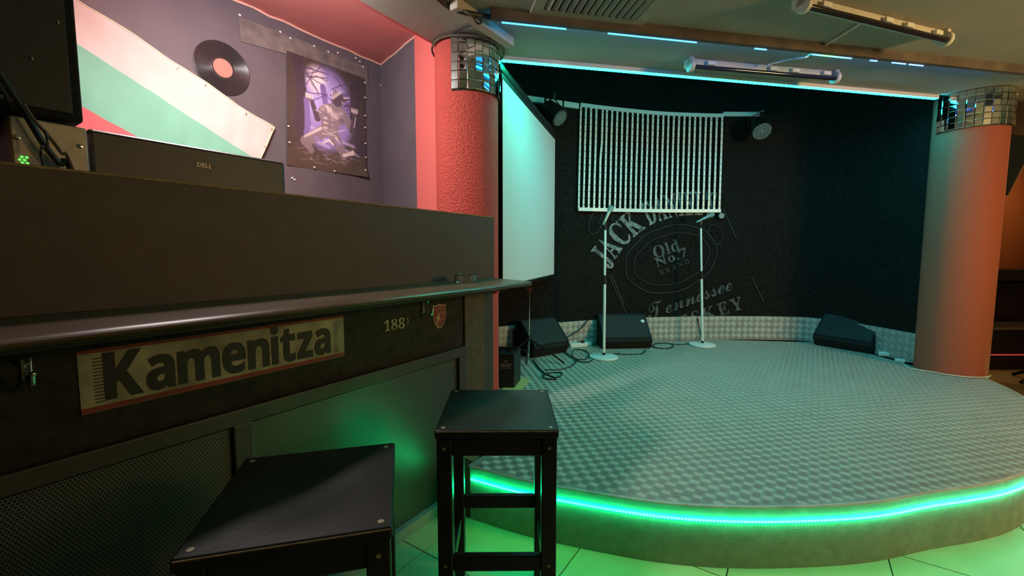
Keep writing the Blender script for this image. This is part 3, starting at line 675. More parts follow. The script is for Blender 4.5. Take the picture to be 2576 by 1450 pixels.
# --- stage spotlights
def spot(px, py, Y, r, nrm, label, hookpx):
    c = pd(px, py, Y); n = Vector(nrm).normalized(); q = n.to_track_quat('Z', 'Y').to_matrix()
    hp = on_wall(*hookpx, 0.0)
    t = thing('stage_spotlight', label, 'spotlight', tuple(c), 0, 'LED spotlights on the black wall')
    MB().lathe([(0.001, -0.24), (0.045, -0.24), (0.075, -0.20), (r, -0.10), (r, 0.0), (r - 0.004, 0.004), (r - 0.008, -0.002), (0.001, -0.002)], 28, (0, 0, 0), q).build('housing', M['black'], t, True)
    lens = MB()
    for ring, cnt in ((0.012, 6), (0.03, 12), (0.048, 18), (0.066, 24), (0.083, 30)):
        for k in range(cnt):
            if ring > r - 0.012: continue
            a = 2 * math.pi * k / cnt + ring * 40
            lens.lathe([(0.0065, 0.0), (0.005, 0.005), (0.001, 0.006)], 6, q @ Vector((ring * math.cos(a), ring * math.sin(a), 0.0)), q)
    lens.build('lenses', pm('lens_clear', (0.6, 0.62, 0.62), 0.12, 0.3), t, True, kind='stuff')
    side = q @ Vector((1, 0, 0)); side.z = 0; side.normalize(); up = Vector((0, 0.3, 1)).normalized()
    mid = -n * 0.09
    yk = [mid + side * (r + 0.01), mid + side * (r + 0.012) + up * 0.09, mid + up * 0.15 + side * 0.03, mid + up * 0.15 - side * 0.03, mid - side * (r + 0.012) + up * 0.09, mid - side * (r + 0.01)]
    MB().tube(crom(yk, 3), 0.006, 6).build('yoke', M['black'], t, True)
    top = mid + up * 0.15; hk = hp - c
    MB().tube([top, top + Vector((0, 0.02, 0.03)), hk + Vector((0, -0.02, -0.02)), hk], 0.006, 6).build('hook', M['pale_print'], t, True)
    return t
spot(1409, 298, 4.28, 0.092, (0.55, -0.50, -0.66), 'black LED spotlight beside the projection screen', (1395, 232))
spot(1917, 331, 4.72, 0.096, (-0.12, -0.72, -0.66), 'black LED spotlight right of the LED curtain', (1919, 276))

# ================================================================== ON THE STAGE
def mic_stand(px, py, topx, topy, label, ycol):
    b = ph(px, py, HT); top = pd(topx, topy, b.y); H_ = top.z - HT; dx = top.x - b.x
    t = thing('microphone_stand', label, 'microphone stand', tuple(b), 0, 'white microphone stands on the stage')
    MB().lathe([(0.134, 0.0), (0.137, 0.006), (0.134, 0.014), (0.05, 0.022), (0.02, 0.026), (0.001, 0.026)], 40).build('base', M['whitem'], t, True)
    zc = pd(px, ycol, b.y).z - HT; P = lambda z: Vector((dx * z / H_, 0, z))
    MB().cyl(P(0.05), P(zc - 0.035), 0.0135, n=16).build('lower_pole', M['whitem'], t, True)
    MB().cyl(P(0.02), P(0.05), 0.015, n=14).build('collar', M['black'], t, True)
    m = MB().cyl(P(zc - 0.035), P(zc), 0.017, n=16); m.cyl(P(zc - 0.012), P(zc - 0.006), 0.022, n=16); m.cyl(P(zc), P(zc + 0.05), 0.012, n=14); m.build('clutch', M['black'], t, True)
    MB().cyl(P(zc + 0.05), P(H_ - 0.05), 0.011, n=16).build('upper_pole', M['whitem'], t, True)
    m = MB().cyl(P(H_ - 0.05), P(H_), 0.010, n=12); m.box(P(H_ + 0.012), (0.02, 0.03, 0.03)); m.build('clip', M['black'], t, False)
    return t, b, P(H_) + b
t1, b1, tp1 = mic_stand(1519, 900, 1523, 566, 'white round base microphone stand nearer the left wedge monitor', 706)
t2, b2, tp2 = mic_stand(1767, 869, 1763, 563, 'white round base microphone stand further back on the stage', 694)
def microphone(p0, p1, label):
    p0 = Vector(p0); p1 = Vector(p1); d = (p1 - p0).normalized(); q = d.to_track_quat('Z', 'Y').to_matrix()
    t = thing('microphone', label, 'microphone', tuple(p0), 0, 'silver microphones on the stands')
    MB().lathe([(0.001, 0.0), (0.010, 0.0), (0.011, 0.01), (0.017, 0.13), (0.019, 0.14), (0.001, 0.141)], 18, (0, 0, 0), q).build('handle', pm('mic_silver', (0.45, 0.5, 0.5), 0.3, 0.8), t, True)
    MB().lathe([(0.001, 0.138), (0.020, 0.14), (0.026, 0.155), (0.0275, 0.165), (0.027, 0.180), (0.021, 0.194), (0.010, 0.201), (0.001, 0.203)], 20, (0, 0, 0), q).build('head', pm('mic_mesh', (0.4, 0.43, 0.42), 0.45, 0.6, bump=0.6, bscale=500), t, True)
    return t
microphone(tp1 + Vector((-0.02, -0.005, 0.0)), tp1 + Vector((0.045, 0.02, 0.14)), 'silver microphone tilted up on the left stand')
microphone(tp2 + Vector((-0.05, -0.005, 0.015)), tp2 + Vector((0.14, -0.02, 0.11)), 'silver microphone pointing sideways on the rear stand')
# wedge monitors : local x along the width, local -y to the audience
def wedge(c, rz, wd, label, logo, lmat):
    t = thing('stage_monitor', label, 'loudspeaker', c, rz, 'wedge monitors on the stage')
    prof = [(-0.13, 0.0), (-0.185, 0.085), (-0.175, 0.105), (0.06, 0.335), (0.10, 0.345), (0.17, 0.20), (0.15, 0.0)]
    m = MB(); n = len(prof); hw = wd / 2
    vs = [(-hw + (0.02 if 0 else 0), y, z) for y, z in prof] + [(hw, y, z) for y, z in prof]
    m.add(vs, [tuple(range(n)), tuple(range(2 * n - 1, n - 1, -1))] + [(k, n + k, n + (k + 1) % n, (k + 1) % n) for k in range(n)])
    m.build('cabinet', M['carpet'], t, False, 0.012)
    a = Vector((0, -0.168, 0.112)); b = Vector((0, 0.056, 0.331)); d = (b - a).normalized(); nn = Vector((0, -d.z, d.y)); mid = (a + b) / 2 + nn * 0.004
    R = Matrix((Vector((1, 0, 0)), d, nn)).transposed()
    gr_ = MB().box(mid + nn * 0.002, (wd - 0.05, (b - a).length - 0.02, 0.012), R).build('grille', M['grille'], t, False, 0.004)
    for s in (-1, 1): MB().box(mid + Vector((s * (hw - 0.016), 0, 0)) + nn * 0.004, (0.018, (b - a).length, 0.014), R).build('grille_rail', M['black'], t, False, 0.003)
    if logo:
        lm = MB().lathe([(0.001, 0.003), (0.020, 0.003), (0.020, 0.0), (0.001, 0.0)], 18, mid + Vector((hw - 0.055, 0, 0)) + d * 0.06 + nn * 0.008, R)
        lm.build('badge', M[lmat], gr_, True)
    return t
wm = ph(1564, 880, HS); wedge((wm.x + 0.05, wm.y + 0.17, HT), math.radians(4), 0.53, 'black wedge monitor with white badge behind the front microphone stand', True, 'white')
wl = ph(1378, 894, HS); wedge((wl.x - 0.06, wl.y + 0.10, HT), math.radians(36), 0.46, 'black wedge monitor turned inwards behind the tripod stand', False, 'white')
wr = ph(2122, 879, HS); wedge((wr.x + 0.09, wr.y + 0.06, HT), math.radians(-60), 0.53, 'black carpeted wedge monitor near the right column', True, 'pale_print')
# tripod stand
tb = ph(1330, 906, HT); tpz = pd(1331, 728, tb.y).z - HT; hub = pd(1330, 852, tb.y).z - HT
ts = thing('tripod_stand', 'slim chrome tripod stand with black legs beside the bar end', 'stand', tuple(tb))
MB().cyl((0, 0, 0.01), (0.004, 0, tpz - 0.02), 0.008, n=12).build('pole', M['chrome'], ts, True)
m = MB().cyl((0.004, 0, tpz - 0.03), (0.004, 0, tpz), 0.014, n=12); m.box((0.004, 0, tpz + 0.006), (0.06, 0.03, 0.02)); m.build('head', pm('dark_red_clamp', (0.12, 0.02, 0.02), 0.5), ts)
MB().cyl((0, 0, hub - 0.02), (0, 0, hub + 0.03), 0.016, n=12).build('collar', M['black'], ts, True)
for ang, ln in ((-28, 0.36), (205, 0.25), (262, 0.20)):
    a = math.radians(ang); e = Vector((math.cos(a) * ln, math.sin(a) * ln, 0.012))
    MB().tube([(0, 0, hub), e * 0.5 + Vector((0, 0, hub * 0.52)), e], 0.008, 7).build('leg', M['blackm'], ts, True)
    MB().tube([(0, 0, hub * 0.35), e * 0.42 + Vector((0, 0, hub * 0.58))], 0.005, 6).build('brace', M['blackm'], ts, True)
# black box with brand lettering
bx = ph(1294, 979, HS)
cb = thing('fog_machine', 'black box unit with pale brand lettering at the bar end', 'box', (bx.x, bx.y, HS + 0.0065), math.radians(-14))
MB().box2((-0.30, 0.0, 0.0), (0.0, 0.21, 0.255)).build('body', M['black'], cb, False, 0.006)
m = MB()
for x in (-0.21, -0.13, -0.05): m.cyl((x, 0.08, 0.255), (x, 0.08, 0.268), 0.022, n=14)
m.box((-0.12, 0.16, 0.262), (0.2, 0.03, 0.014)); m.build('top_controls', M['blackm'], cb, True)
text_mb(SANS('CHAUVET'), lambda x, y: Vector((-0.108 + x, -0.0015, 0.155 + y)), 0.086, 0.028, 0.004, 0.05).build('lettering', M['pale_print'], cb)
m = MB().add([(-0.081, -0.0015, 0.203), (-0.049, -0.0015, 0.203), (-0.065, -0.0015, 0.190)], [(0, 1, 2)]); m.build('emblem', M['pale_print'], cb); MB().box((-0.065, -0.001, 0.146), (0.080, 0.001, 0.003)).build('underline', M['pale_print'], cb)
ym = MB().prism([(p.x, p.y) for p in (ph(1262, 985, HS), ph(1308, 984, HS), ph(1334, 960, HS), ph(1318, 950, HS), ph(1275, 960, HS))], HS + 0.0025, HS + 0.006).build('cardboard_sheet', pm('cardboard', (0.62, 0.44, 0.16), 0.9))
tag(ym, 'yellowish cardboard sheet under the black box unit', 'cardboard')
# white round thing behind the column
wf = ph(1262, 884, HS)
fan = thing('white_speaker', 'white framed round speaker half hidden behind the red column', 'loudspeaker', (wf.x - 0.025, wf.y + 0.02, HT), math.radians(8))
MB().box2((-0.13, -0.01, 0.0), (0.105, 0.16, 0.36)).build('cabinet', M['white'], fan, False, 0.01)
R90 = Matrix.Rotation(math.pi / 2, 3, 'X')
MB().lathe([(0.001, 0.008), (0.08, 0.012), (0.11, 0.004), (0.115, 0.0), (0.001, 0.0)], 28, (-0.03, -0.012, 0.14), R90).build('driver', M['black'], fan, True)
# wedge cables
def scable(pxs, r, label, z=HS + 0.007, mat='cable', name='stage_cable', group='cables on the stage floor'):
    P = [ph(x, y, z) for x, y in pxs]; return cab(name, P, r, M[mat], label, 'cable', group, 7)
scable([(1415, 880), (1440, 900), (1470, 905), (1482, 893), (1470, 882), (1445, 880), (1440, 893), (1452, 908), (1478, 912), (1490, 906)], 0.006, 'coiled black cable between the left and middle wedge monitors')
scable([(1340, 905), (1365, 935), (1395, 950), (1412, 945), (1410, 938), (1385, 938), (1367, 945), (1372, 953), (1400, 955)], 0.006, 'looped black cable in front of the tripod stand')
scable([(1370, 931), (1410, 930), (1440, 920), (1448, 908), (1440, 897)], 0.005, 'black cable sweeping from tripod to the coil')
scable([(1637, 866), (1650, 875), (1680, 877), (1695, 870), (1680, 864), (1650, 865), (1638, 872)], 0.006, 'coiled black cable beside the middle wedge monitor')
scable([(1690, 866), (1715, 867), (1738, 864)], 0.005, 'black cable running to the rear microphone stand')
scable([(1545, 890), (1580, 892), (1615, 890), (1625, 880)], 0.005, 'black cable along the foot of the middle wedge')
cab('wall_cable', [on_wall(1755, 800, 0.035), on_wall(1759, 820, 0.045), on_wall(1762, 845, 0.05), ph(1752, 862, HS + 0.006), ph(1742, 864, HS + 0.006)], 0.005, M['cable'], 'black cable hanging over the kickboard behind the rear stand')
cab('wall_cable', [on_wall(1479, 806, 0.04), on_wall(1462, 826, 0.05), on_wall(1440, 842, 0.06), on_wall(1420, 852, 0.08)], 0.006, M['cable'], 'black cable slanting between the left and middle wedges')
# white socket strip at the kickboard
so = on_wall(1460, 868, 0.07)
ps = thing('power_strip', 'white power strip at the foot of the kickboard between two wedges', 'power strip', (so.x, so.y, HT), math.radians(22))
MB().box((0, 0, 0.022), (0.26, 0.05, 0.044)).build('body', M['white'], ps, False, 0.006)
MB().box((0.02, -0.01, 0.055), (0.035, 0.03, 0.03)).build('plug', M['black'], ps, False, 0.004)
# white adapters near the right column
for px, py, s, rz, lb in ((2228, 897, 0.075, -30, 'white plug adapter beside the right wedge monitor'), (2264, 911, 0.05, -40, 'small white cable plug nearer the right column')):
    p = ph(px, py, HT); t = thing('plug_adapter', lb, 'plug', tuple(p), math.radians(rz), 'white plugs on the stage floor')
    MB().box((0, 0, s * 0.28), (s * 1.5, s * 0.8, s * 0.55)).build('body', M['white'], t, False, s * 0.15)
    MB().cyl((s * 0.7, 0, s * 0.25), (s * 1.1, 0, s * 0.2), s * 0.12, n=8).build('strain_relief', M['white'], t, True)
cpt = [ph(2240, 895, HS + 0.006), ph(2270, 912, HS + 0.006), ph(2285, 926, HS + 0.006)] + [Vector((3.775 + 0.24 * math.cos(math.radians(a)), 3.67 + 0.24 * math.sin(math.radians(a)), HS + 0.008)) for a in (195, 220, 245, 270, 295, 315)]
cab('floor_cord', cpt, 0.005, M['cablew'], 'white cord running round the foot of the right column', 'cord')

# ================================================================== BAR
BR = thing('bar_counter', 'dark bar counter with tall upstand and perforated metal front', 'bar', (0, 0, 0), AB)
U0, U1 = -1.6, 1.88
PF = 1.45
MB().box2((U0, 1.50, 1.13), (2.06, 1.525, 1.479)).build('upstand_panel', M['bar_lam'], BR, False, 0.002)
MB().box2((U0, 1.498, 1.476), (2.062, 1.527, 1.482)).build('upstand_edge', M['edge'], BR, label='worn pale top edge')
# ledge with rounded front
m = MB(); pr = [(1.50, 1.13), (1.150, 1.13), (1.138, 1.127), (1.131, 1.121), (1.131, 1.116), (1.137, 1.110), (1.150, 1.106), (1.50, 1.106)]
n = len(pr); UE = 1.88
m.add([(U0, p, z) for p, z in pr] + [(UE + (0.15 * (p - 1.13) / 0.37), p, z) for p, z in pr], [tuple(range(n)), tuple(range(2 * n - 1, n - 1, -1))] + [(k, n + k, n + (k + 1) % n, (k + 1) % n) for k in range(n)])
m.build('ledge', M['ledge'], BR, True, label='glossy brown drink ledge')
MB().box2((U0, 1.26, 1.082), (1.84, 1.44, 1.106)).build('ledge_support', M['frame'], BR)
MB().box2((U0, PF, 0.0), (U1, 1.50, 1.106)).build('front_board', M['felt'], BR)
MB().box2((1.715, PF - 0.012, 0.0), (U1, PF, 1.08)).build('end_panel', M['felt2'], BR, False, 0.003)
MB().box2((U1, PF - 0.004, 0.0), (1.975, 1.50, 1.106)).build('corner_post', M['frame'], BR, False, 0.004)
for k, (a, b) in enumerate(((-1.0, -0.16), (-0.10, 0.598), (0.655, 1.655))):
    MB().box2((a, PF - 0.006, 0.055), (b, PF - 0.001, 0.735)).build('perforated_panel', M['mesh'], BR)
MB().box2((U0, PF - 0.030, 0.745), (1.712, PF, 0.795)).build('frame_rail', M['frame'], BR, False, 0.004)
for a, b in ((-0.16, -0.10), (0.598, 0.655), (1.655, 1.712)):
    MB().box2((a, PF - 0.024, 0.045), (b, PF, 0.745)).build('frame_stile', M['frame'], BR, False, 0.004)
MB().box2((U0, PF - 0.035, 0.0), (1.60, PF, 0.05)).build('baseboard', M['base'], BR, False, 0.003)
MB().box2((U0, 1.525, 1.03), (1.98, 2.05, 1.06)).build('inner_worktop', M['bar_lam'], BR)
MB().box2((U0, 2.0, 0.0), (1.98, 2.03, 1.03)).build('inner_board', M['bar_lam'], BR)
def barthing(name, label, cat, u, p, z, group=None): return thing(name, label, cat, bar(u, p, z), AB, group)
# Kamenitza sticker
kz = barthing('beer_sticker', 'worn cream beer brand sticker with big black letters on bar front', 'sticker', 0.64, PF - 0.0015, 0.96)
m = MB(); m.box((0, 0, 0), (0.735, 0.002, 0.158)); m.build('paper', M['stick_paper'], kz)
m = MB(); m.box((0, -0.0004, -0.0715), (0.735, 0.002, 0.013)); m.box((0, -0.0004, 0.0745), (0.735, 0.002, 0.008)); m.build('red_border', M['stick_red'], kz)
text_mb(SANS('Kamenitza'), lambda x, y: Vector((-0.322 + x, -0.0022, -0.052 + y)), 0.632, 0.112, 0.018, 0.05).build('lettering', M['stick_black'], kz)
m = MB()
for k in range(14):
    z = -0.055 + 0.0085 * k
    for s in (-1, 1): m.box((s * 0.332, -0.0012, z), (0.018, 0.001, 0.0025))
m.build('side_lines', M['stick_black'], kz, kind='stuff')
# number remains and shield
nd = barthing('number_decal', 'remains of cream number stickers on the dark bar front', 'sticker', 1.275, PF - 0.001, 0.945)
mm = text_mb(SERIF('188'), lambda x, y: Vector((-0.075 + x, -0.001, y)), 0.115, 0.045, 0.004, 0.06)
text_mb(SERIF('1'), lambda x, y: Vector((0.052 + x, -0.001, 0.014 + y)), 0.012, 0.028, 0.0, 0.06, mm)
mm.build('digits', pm('cream_digit', (0.10, 0.095, 0.06), 0.8, col2=(0.45, 0.42, 0.30), vscale=60), nd)
sh = barthing('shield_sticker', 'maroon shield shaped sticker with gold monogram on the bar front', 'sticker', 1.537, PF - 0.001, 0.97)
pts = [(-0.045, 0.058), (-0.02, 0.052), (0, 0.06), (0.02, 0.052), (0.045, 0.058), (0.043, 0.0), (0.036, -0.03), (0.018, -0.052), (0, -0.062), (-0.018, -0.052), (-0.036, -0.03), (-0.043, 0.0)]
def plateuv(P, y0, y1, k=1.0):
    n = len(P); return MB().add([(a * k, y0, b * k) for a, b in P] + [(a * k, y1, b * k) for a, b in P], [tuple(range(n)), tuple(range(2 * n - 1, n - 1, -1))] + [(i, n + i, n + (i + 1) % n, (i + 1) % n) for i in range(n)])
plateuv(pts, -0.001, 0.001).build('gold_rim', M['gold'], sh)
plateuv(pts, -0.0018, -0.0008, 0.9).build('shield', M['maroon'], sh)
mm = text_mb(SERIF('C'), lambda x, y: Vector((-0.014 + x, -0.0024, -0.022 + y)), 0.038, 0.042, 0.0, 0.06)
text_mb(SERIF('F'), lambda x, y: Vector((-0.026 + x, -0.0024, -0.036 + y)), 0.026, 0.036, 0.0, 0.06, mm)
mm.tube([(-0.02, -0.0024, 0.03), (0.0, -0.0024, 0.038), (0.02, -0.0024, 0.03), (0.012, -0.0024, 0.018)], 0.0016, 5)
mm.build('monogram', M['gold'], sh)
# hooks
def hook(u, z, label):
    t = barthing('coat_hook', label, 'hook', u, PF - 0.001, z, 'chrome coat hooks under the ledge')
    m = MB().box((0, -0.004, 0.012), (0.018, 0.006, 0.05)); m.build('plate', M['chrome'], t, False, 0.003)
    MB().tube(crom([(0, -0.006, -0.005), (0, -0.03, -0.022), (0, -0.055, -0.018), (0, -0.065, 0.006)], 5), 0.0045, 8).build('lower_arm', M['chrome'], t, True)
    MB().tube(crom([(0, -0.006, 0.025), (0, -0.025, 0.03), (0, -0.04, 0.045)], 4), 0.004, 8).build('upper_arm', M['chrome'], t, True)
    MB().lathe([(0.001, -0.006), (0.006, -0.003), (0.007, 0), (0.006, 0.003), (0.001, 0.006)], 10, (0, -0.065, 0.009)).build('tip', M['chrome'], t, True)
hook(1.425, 1.012, 'small chrome hook under the ledge beside the shield sticker')
hook(0.19, 1.005, 'chrome hook under the ledge left of the beer sticker')
# red knob under ledge end, ashtray on it
rk = barthing('red_knob', 'round red knob under the end of the ledge', 'knob', 1.93, 1.40, 1.07)
MB().lathe([(0.001, -0.022), (0.018, -0.018), (0.026, -0.008), (0.028, 0.002), (0.026, 0.014), (0.012, 0.024), (0.001, 0.024)], 20).build('ball', M['red_bulb'], rk, True)
aq = pb(1171, 712, 1.33); ap = ph(1171, 711, 1.131)
ash = thing('ashtray', 'round clear glass ashtray on the bar ledge', 'ashtray', (ap.x, ap.y, 1.1305))
MB().lathe([(0.052, 0.0), (0.054, 0.004), (0.055, 0.040), (0.051, 0.041), (0.047, 0.038), (0.045, 0.012), (0.001, 0.010)], 36).build('bowl', M['glass'], ash, True)
for k in range(4):
    a = math.pi / 2 * k + 0.5; MB().box((0.0505 * math.cos(a), 0.0505 * math.sin(a), 0.0425), (0.012, 0.012, 0.004), Matrix.Rotation(a, 3, 'Z')).build('rest', M['glass'], ash)

# ================================================================== STOOLS
def stool():
    t = thing('bar_stool', 'black wooden bar stool standing before the stage end', 'stool', (-0.047, 1.442, 0), math.radians(0.5), 'black wooden bar stools at the bar')
    Wd, Dp, Hh = 0.372, 0.388, 0.75; lx, ly = Wd / 2 - 0.028, Dp / 2 - 0.028; lw = 0.046
    # saddle seat with a shallow dip
    N = 14; V = []; Fc = []
    for zlev in (0, 1):
        for j in range(N + 1):
            for i in range(N + 1):
                x = -Wd / 2 + Wd * i / N; y = -Dp / 2 + Dp * j / N; r = math.hypot(x / (Wd * 0.42), y / (Dp * 0.42))
                V.append((x, y, Hh - 0.026 if zlev == 0 else Hh - (0.009 * (1 - r * r) ** 2 if r < 1 else 0)))
    o_ = (N + 1) ** 2
    for j in range(N):
        for i in range(N):
            a = j * (N + 1) + i; q = (a, a + 1, a + N + 2, a + N + 1); Fc.append(tuple(o_ + k for k in q)); Fc.append(tuple(reversed(q)))
    ring = [i for i in range(N + 1)] + [k * (N + 1) + N for k in range(1, N + 1)] + [N * (N + 1) + i for i in range(N - 1, -1, -1)] + [k * (N + 1) for k in range(N - 1, 0, -1)]
    for a, b in zip(ring, ring[1:] + ring[:1]): Fc.append((a, b, o_ + b, o_ + a))
    seat_ = MB().add(V, Fc).build('seat', M['stool'], t, True, 0.005)
    e = MB()
    for c, d in (((0, -Dp / 2, Hh - 0.004), (Wd - 0.01, 0.0016, 0.003)),): e.box(c, d)
    e.build('worn_edge', M['edge'], seat_, label='pale worn front edge')
    legs = {}
    for sx in (-1, 1):
        for sy in (-1, 1):
            lg = MB().box2((sx * lx - lw / 2, sy * ly - lw / 2, 0), (sx * lx + lw / 2, sy * ly + lw / 2, Hh - 0.026)).build('leg', M['stool'], t, False, 0.004); legs[(sx, sy)] = lg
            MB().cyl((sx * (lx + 0.005), sy * (ly + 0.004), Hh - 0.0015), (sx * (lx + 0.005), sy * (ly + 0.004), Hh + 0.0006), 0.0065, n=12).build('plug', M['plug'], seat_)
    for sy in (-1, 1):
        MB().box2((-lx + lw / 2, sy * ly - 0.011 + sy * 0.006, Hh - 0.084), (lx - lw / 2, sy * ly + 0.011 + sy * 0.006, Hh - 0.026)).build('apron', M['stool'], t, False, 0.003)
        MB().box2((-lx + lw / 2, sy * ly - 0.012, 0.292), (lx - lw / 2, sy * ly + 0.012, 0.342)).build('foot_rail', M['stool'], t, False, 0.004)
    for sx in (-1, 1):
        MB().box2((sx * lx - 0.011 + sx * 0.006, -ly + lw / 2, Hh - 0.084), (sx * lx + 0.011 + sx * 0.006, ly - lw / 2, Hh - 0.026)).build('apron', M['stool'], t, False, 0.003)
        MB().box2((sx * lx - 0.012, -ly + lw / 2, 0.215), (sx * lx + 0.012, ly - lw / 2, 0.262)).build('foot_rail', M['stool'], t, False, 0.004)
        for z in (Hh - 0.058, 0.318): MB().cyl((sx * lx, -ly - lw / 2 - 0.0012, z), (sx * lx, -ly - lw / 2 + 0.002, z), 0.0048, n=10).build('peg', M['plug'], legs[(sx, -1)])
    return t
s0 = stool()
sB_ = copy_tree(s0); sB_.location = (-0.459, 0.937, 0); sB_.rotation_euler = (0, 0, math.radians(14.5)); sB_['label'] = 'black wooden bar stool nearest the camera below the beer sticker'

# ================================================================== DJ BOOTH
# flag
fo = Vector((1.545, 2.090)); fe = Vector((-0.915, 0.404)); fg = Vector((-0.404, -0.915)); FL, FH = 1.25, 0.60
flag = barthing('flag', 'crumpled white green and red striped flag pinned to the booth wall', 'flag', 1.0, 2.885, 2.1)
NX, NY = 70, 12
def fpt(a, b):                                                   # a along length (0 right end), b across (0 top)
    T_ = Vector((1.54, 2.083)) + Vector((-0.921, 0.390)) * (a * FL) + fg * (0.004 * math.sin(a * 9.0) + 0.009 * math.sin(a * math.pi * 3.2) ** 2)
    G_ = Vector((1.432, 1.846)) + Vector((-0.8915, 0.453)) * (a * FL)
    q = T_ + (G_ - T_) * (b * 3) if b <= 1 / 3 else G_ + Vector((-0.41, -0.912)) * ((b - 1 / 3) * 3 * 0.253 + 0.004 * math.sin(a * 13))
    fold = 0.005 * math.sin(a * 34 + b * 5) * (0.3 + b) * math.exp(-((a - 0.55) / 0.35) ** 2) + 0.003 * math.sin(a * 17 - b * 9) + 0.002 * math.sin(b * 20 + a * 50)
    return (q.x - 1.0, -0.012 - abs(fold) * 1.2, q.y - 2.1)
for nm, mt, b0, b1 in (('white_stripe', 'flag_w', 0, 1 / 3), ('green_stripe', 'flag_g', 1 / 3, 2 / 3), ('red_stripe', 'flag_r', 2 / 3, 1.0)):
    m = MB(); V = [fpt(i / NX, b0 + (b1 - b0) * j / NY) for j in range(NY + 1) for i in range(NX + 1)]
    m.add(V, [(j * (NX + 1) + i, j * (NX + 1) + i + 1, (j + 1) * (NX + 1) + i + 1, (j + 1) * (NX + 1) + i) for j in range(NY) for i in range(NX)])
    m.build(nm, M[mt], flag, True)
m = MB(); m.tube([fpt(i / NX, 0.0) for i in range(NX + 1)] , 0.004, 5); m.tube([fpt(0.0, j / 20) for j in range(21)], 0.004, 5); m.build('hem', pm('hem_cream', (0.85, 0.72, 0.52), 0.8), flag, True)
m = MB()
for a in (0.01, 0.14, 0.33, 0.44): v = fpt(a, 0.03); m.lathe([(0.006, 0), (0.005, 0.004), (0.001, 0.005)], 8, (v[0], v[1] - 0.003, v[2]), Matrix.Rotation(math.pi / 2, 3, 'X'))
v = fpt(0.006, 0.2); m.lathe([(0.006, 0), (0.005, 0.004), (0.001, 0.005)], 8, (v[0], v[1] - 0.003, v[2]), Matrix.Rotation(math.pi / 2, 3, 'X'))
m.build('pins', M['chrome'], flag, True, kind='stuff')
# vinyl record
vr = barthing('vinyl_record', 'black vinyl record with coral label hung on the booth wall', 'record', 1.262, 2.895, 2.361)
pr = [(0.150, 0.0), (0.150, 0.0025)]
r_ = 0.147
while r_ > 0.062: pr += [(r_, 0.0030), (r_ - 0.0012, 0.0022)]; r_ -= 0.0026
pr += [(0.060, 0.003), (0.053, 0.0025), (0.001, 0.0025)]
MB().lathe(pr, 72, (0, 0, 0), R90).build('disc', M['vinyl'], vr, True)
MB().lathe([(0.052, 0.0022), (0.052, 0.0040), (0.001, 0.0040)], 40, (0, 0, 0), R90).build('label', M['label'], vr, True)
MB().lathe([(0.004, 0.004), (0.003, 0.0065), (0.001, 0.007)], 10, (0, 0, 0), R90).build('pin', M['chrome'], vr, True)
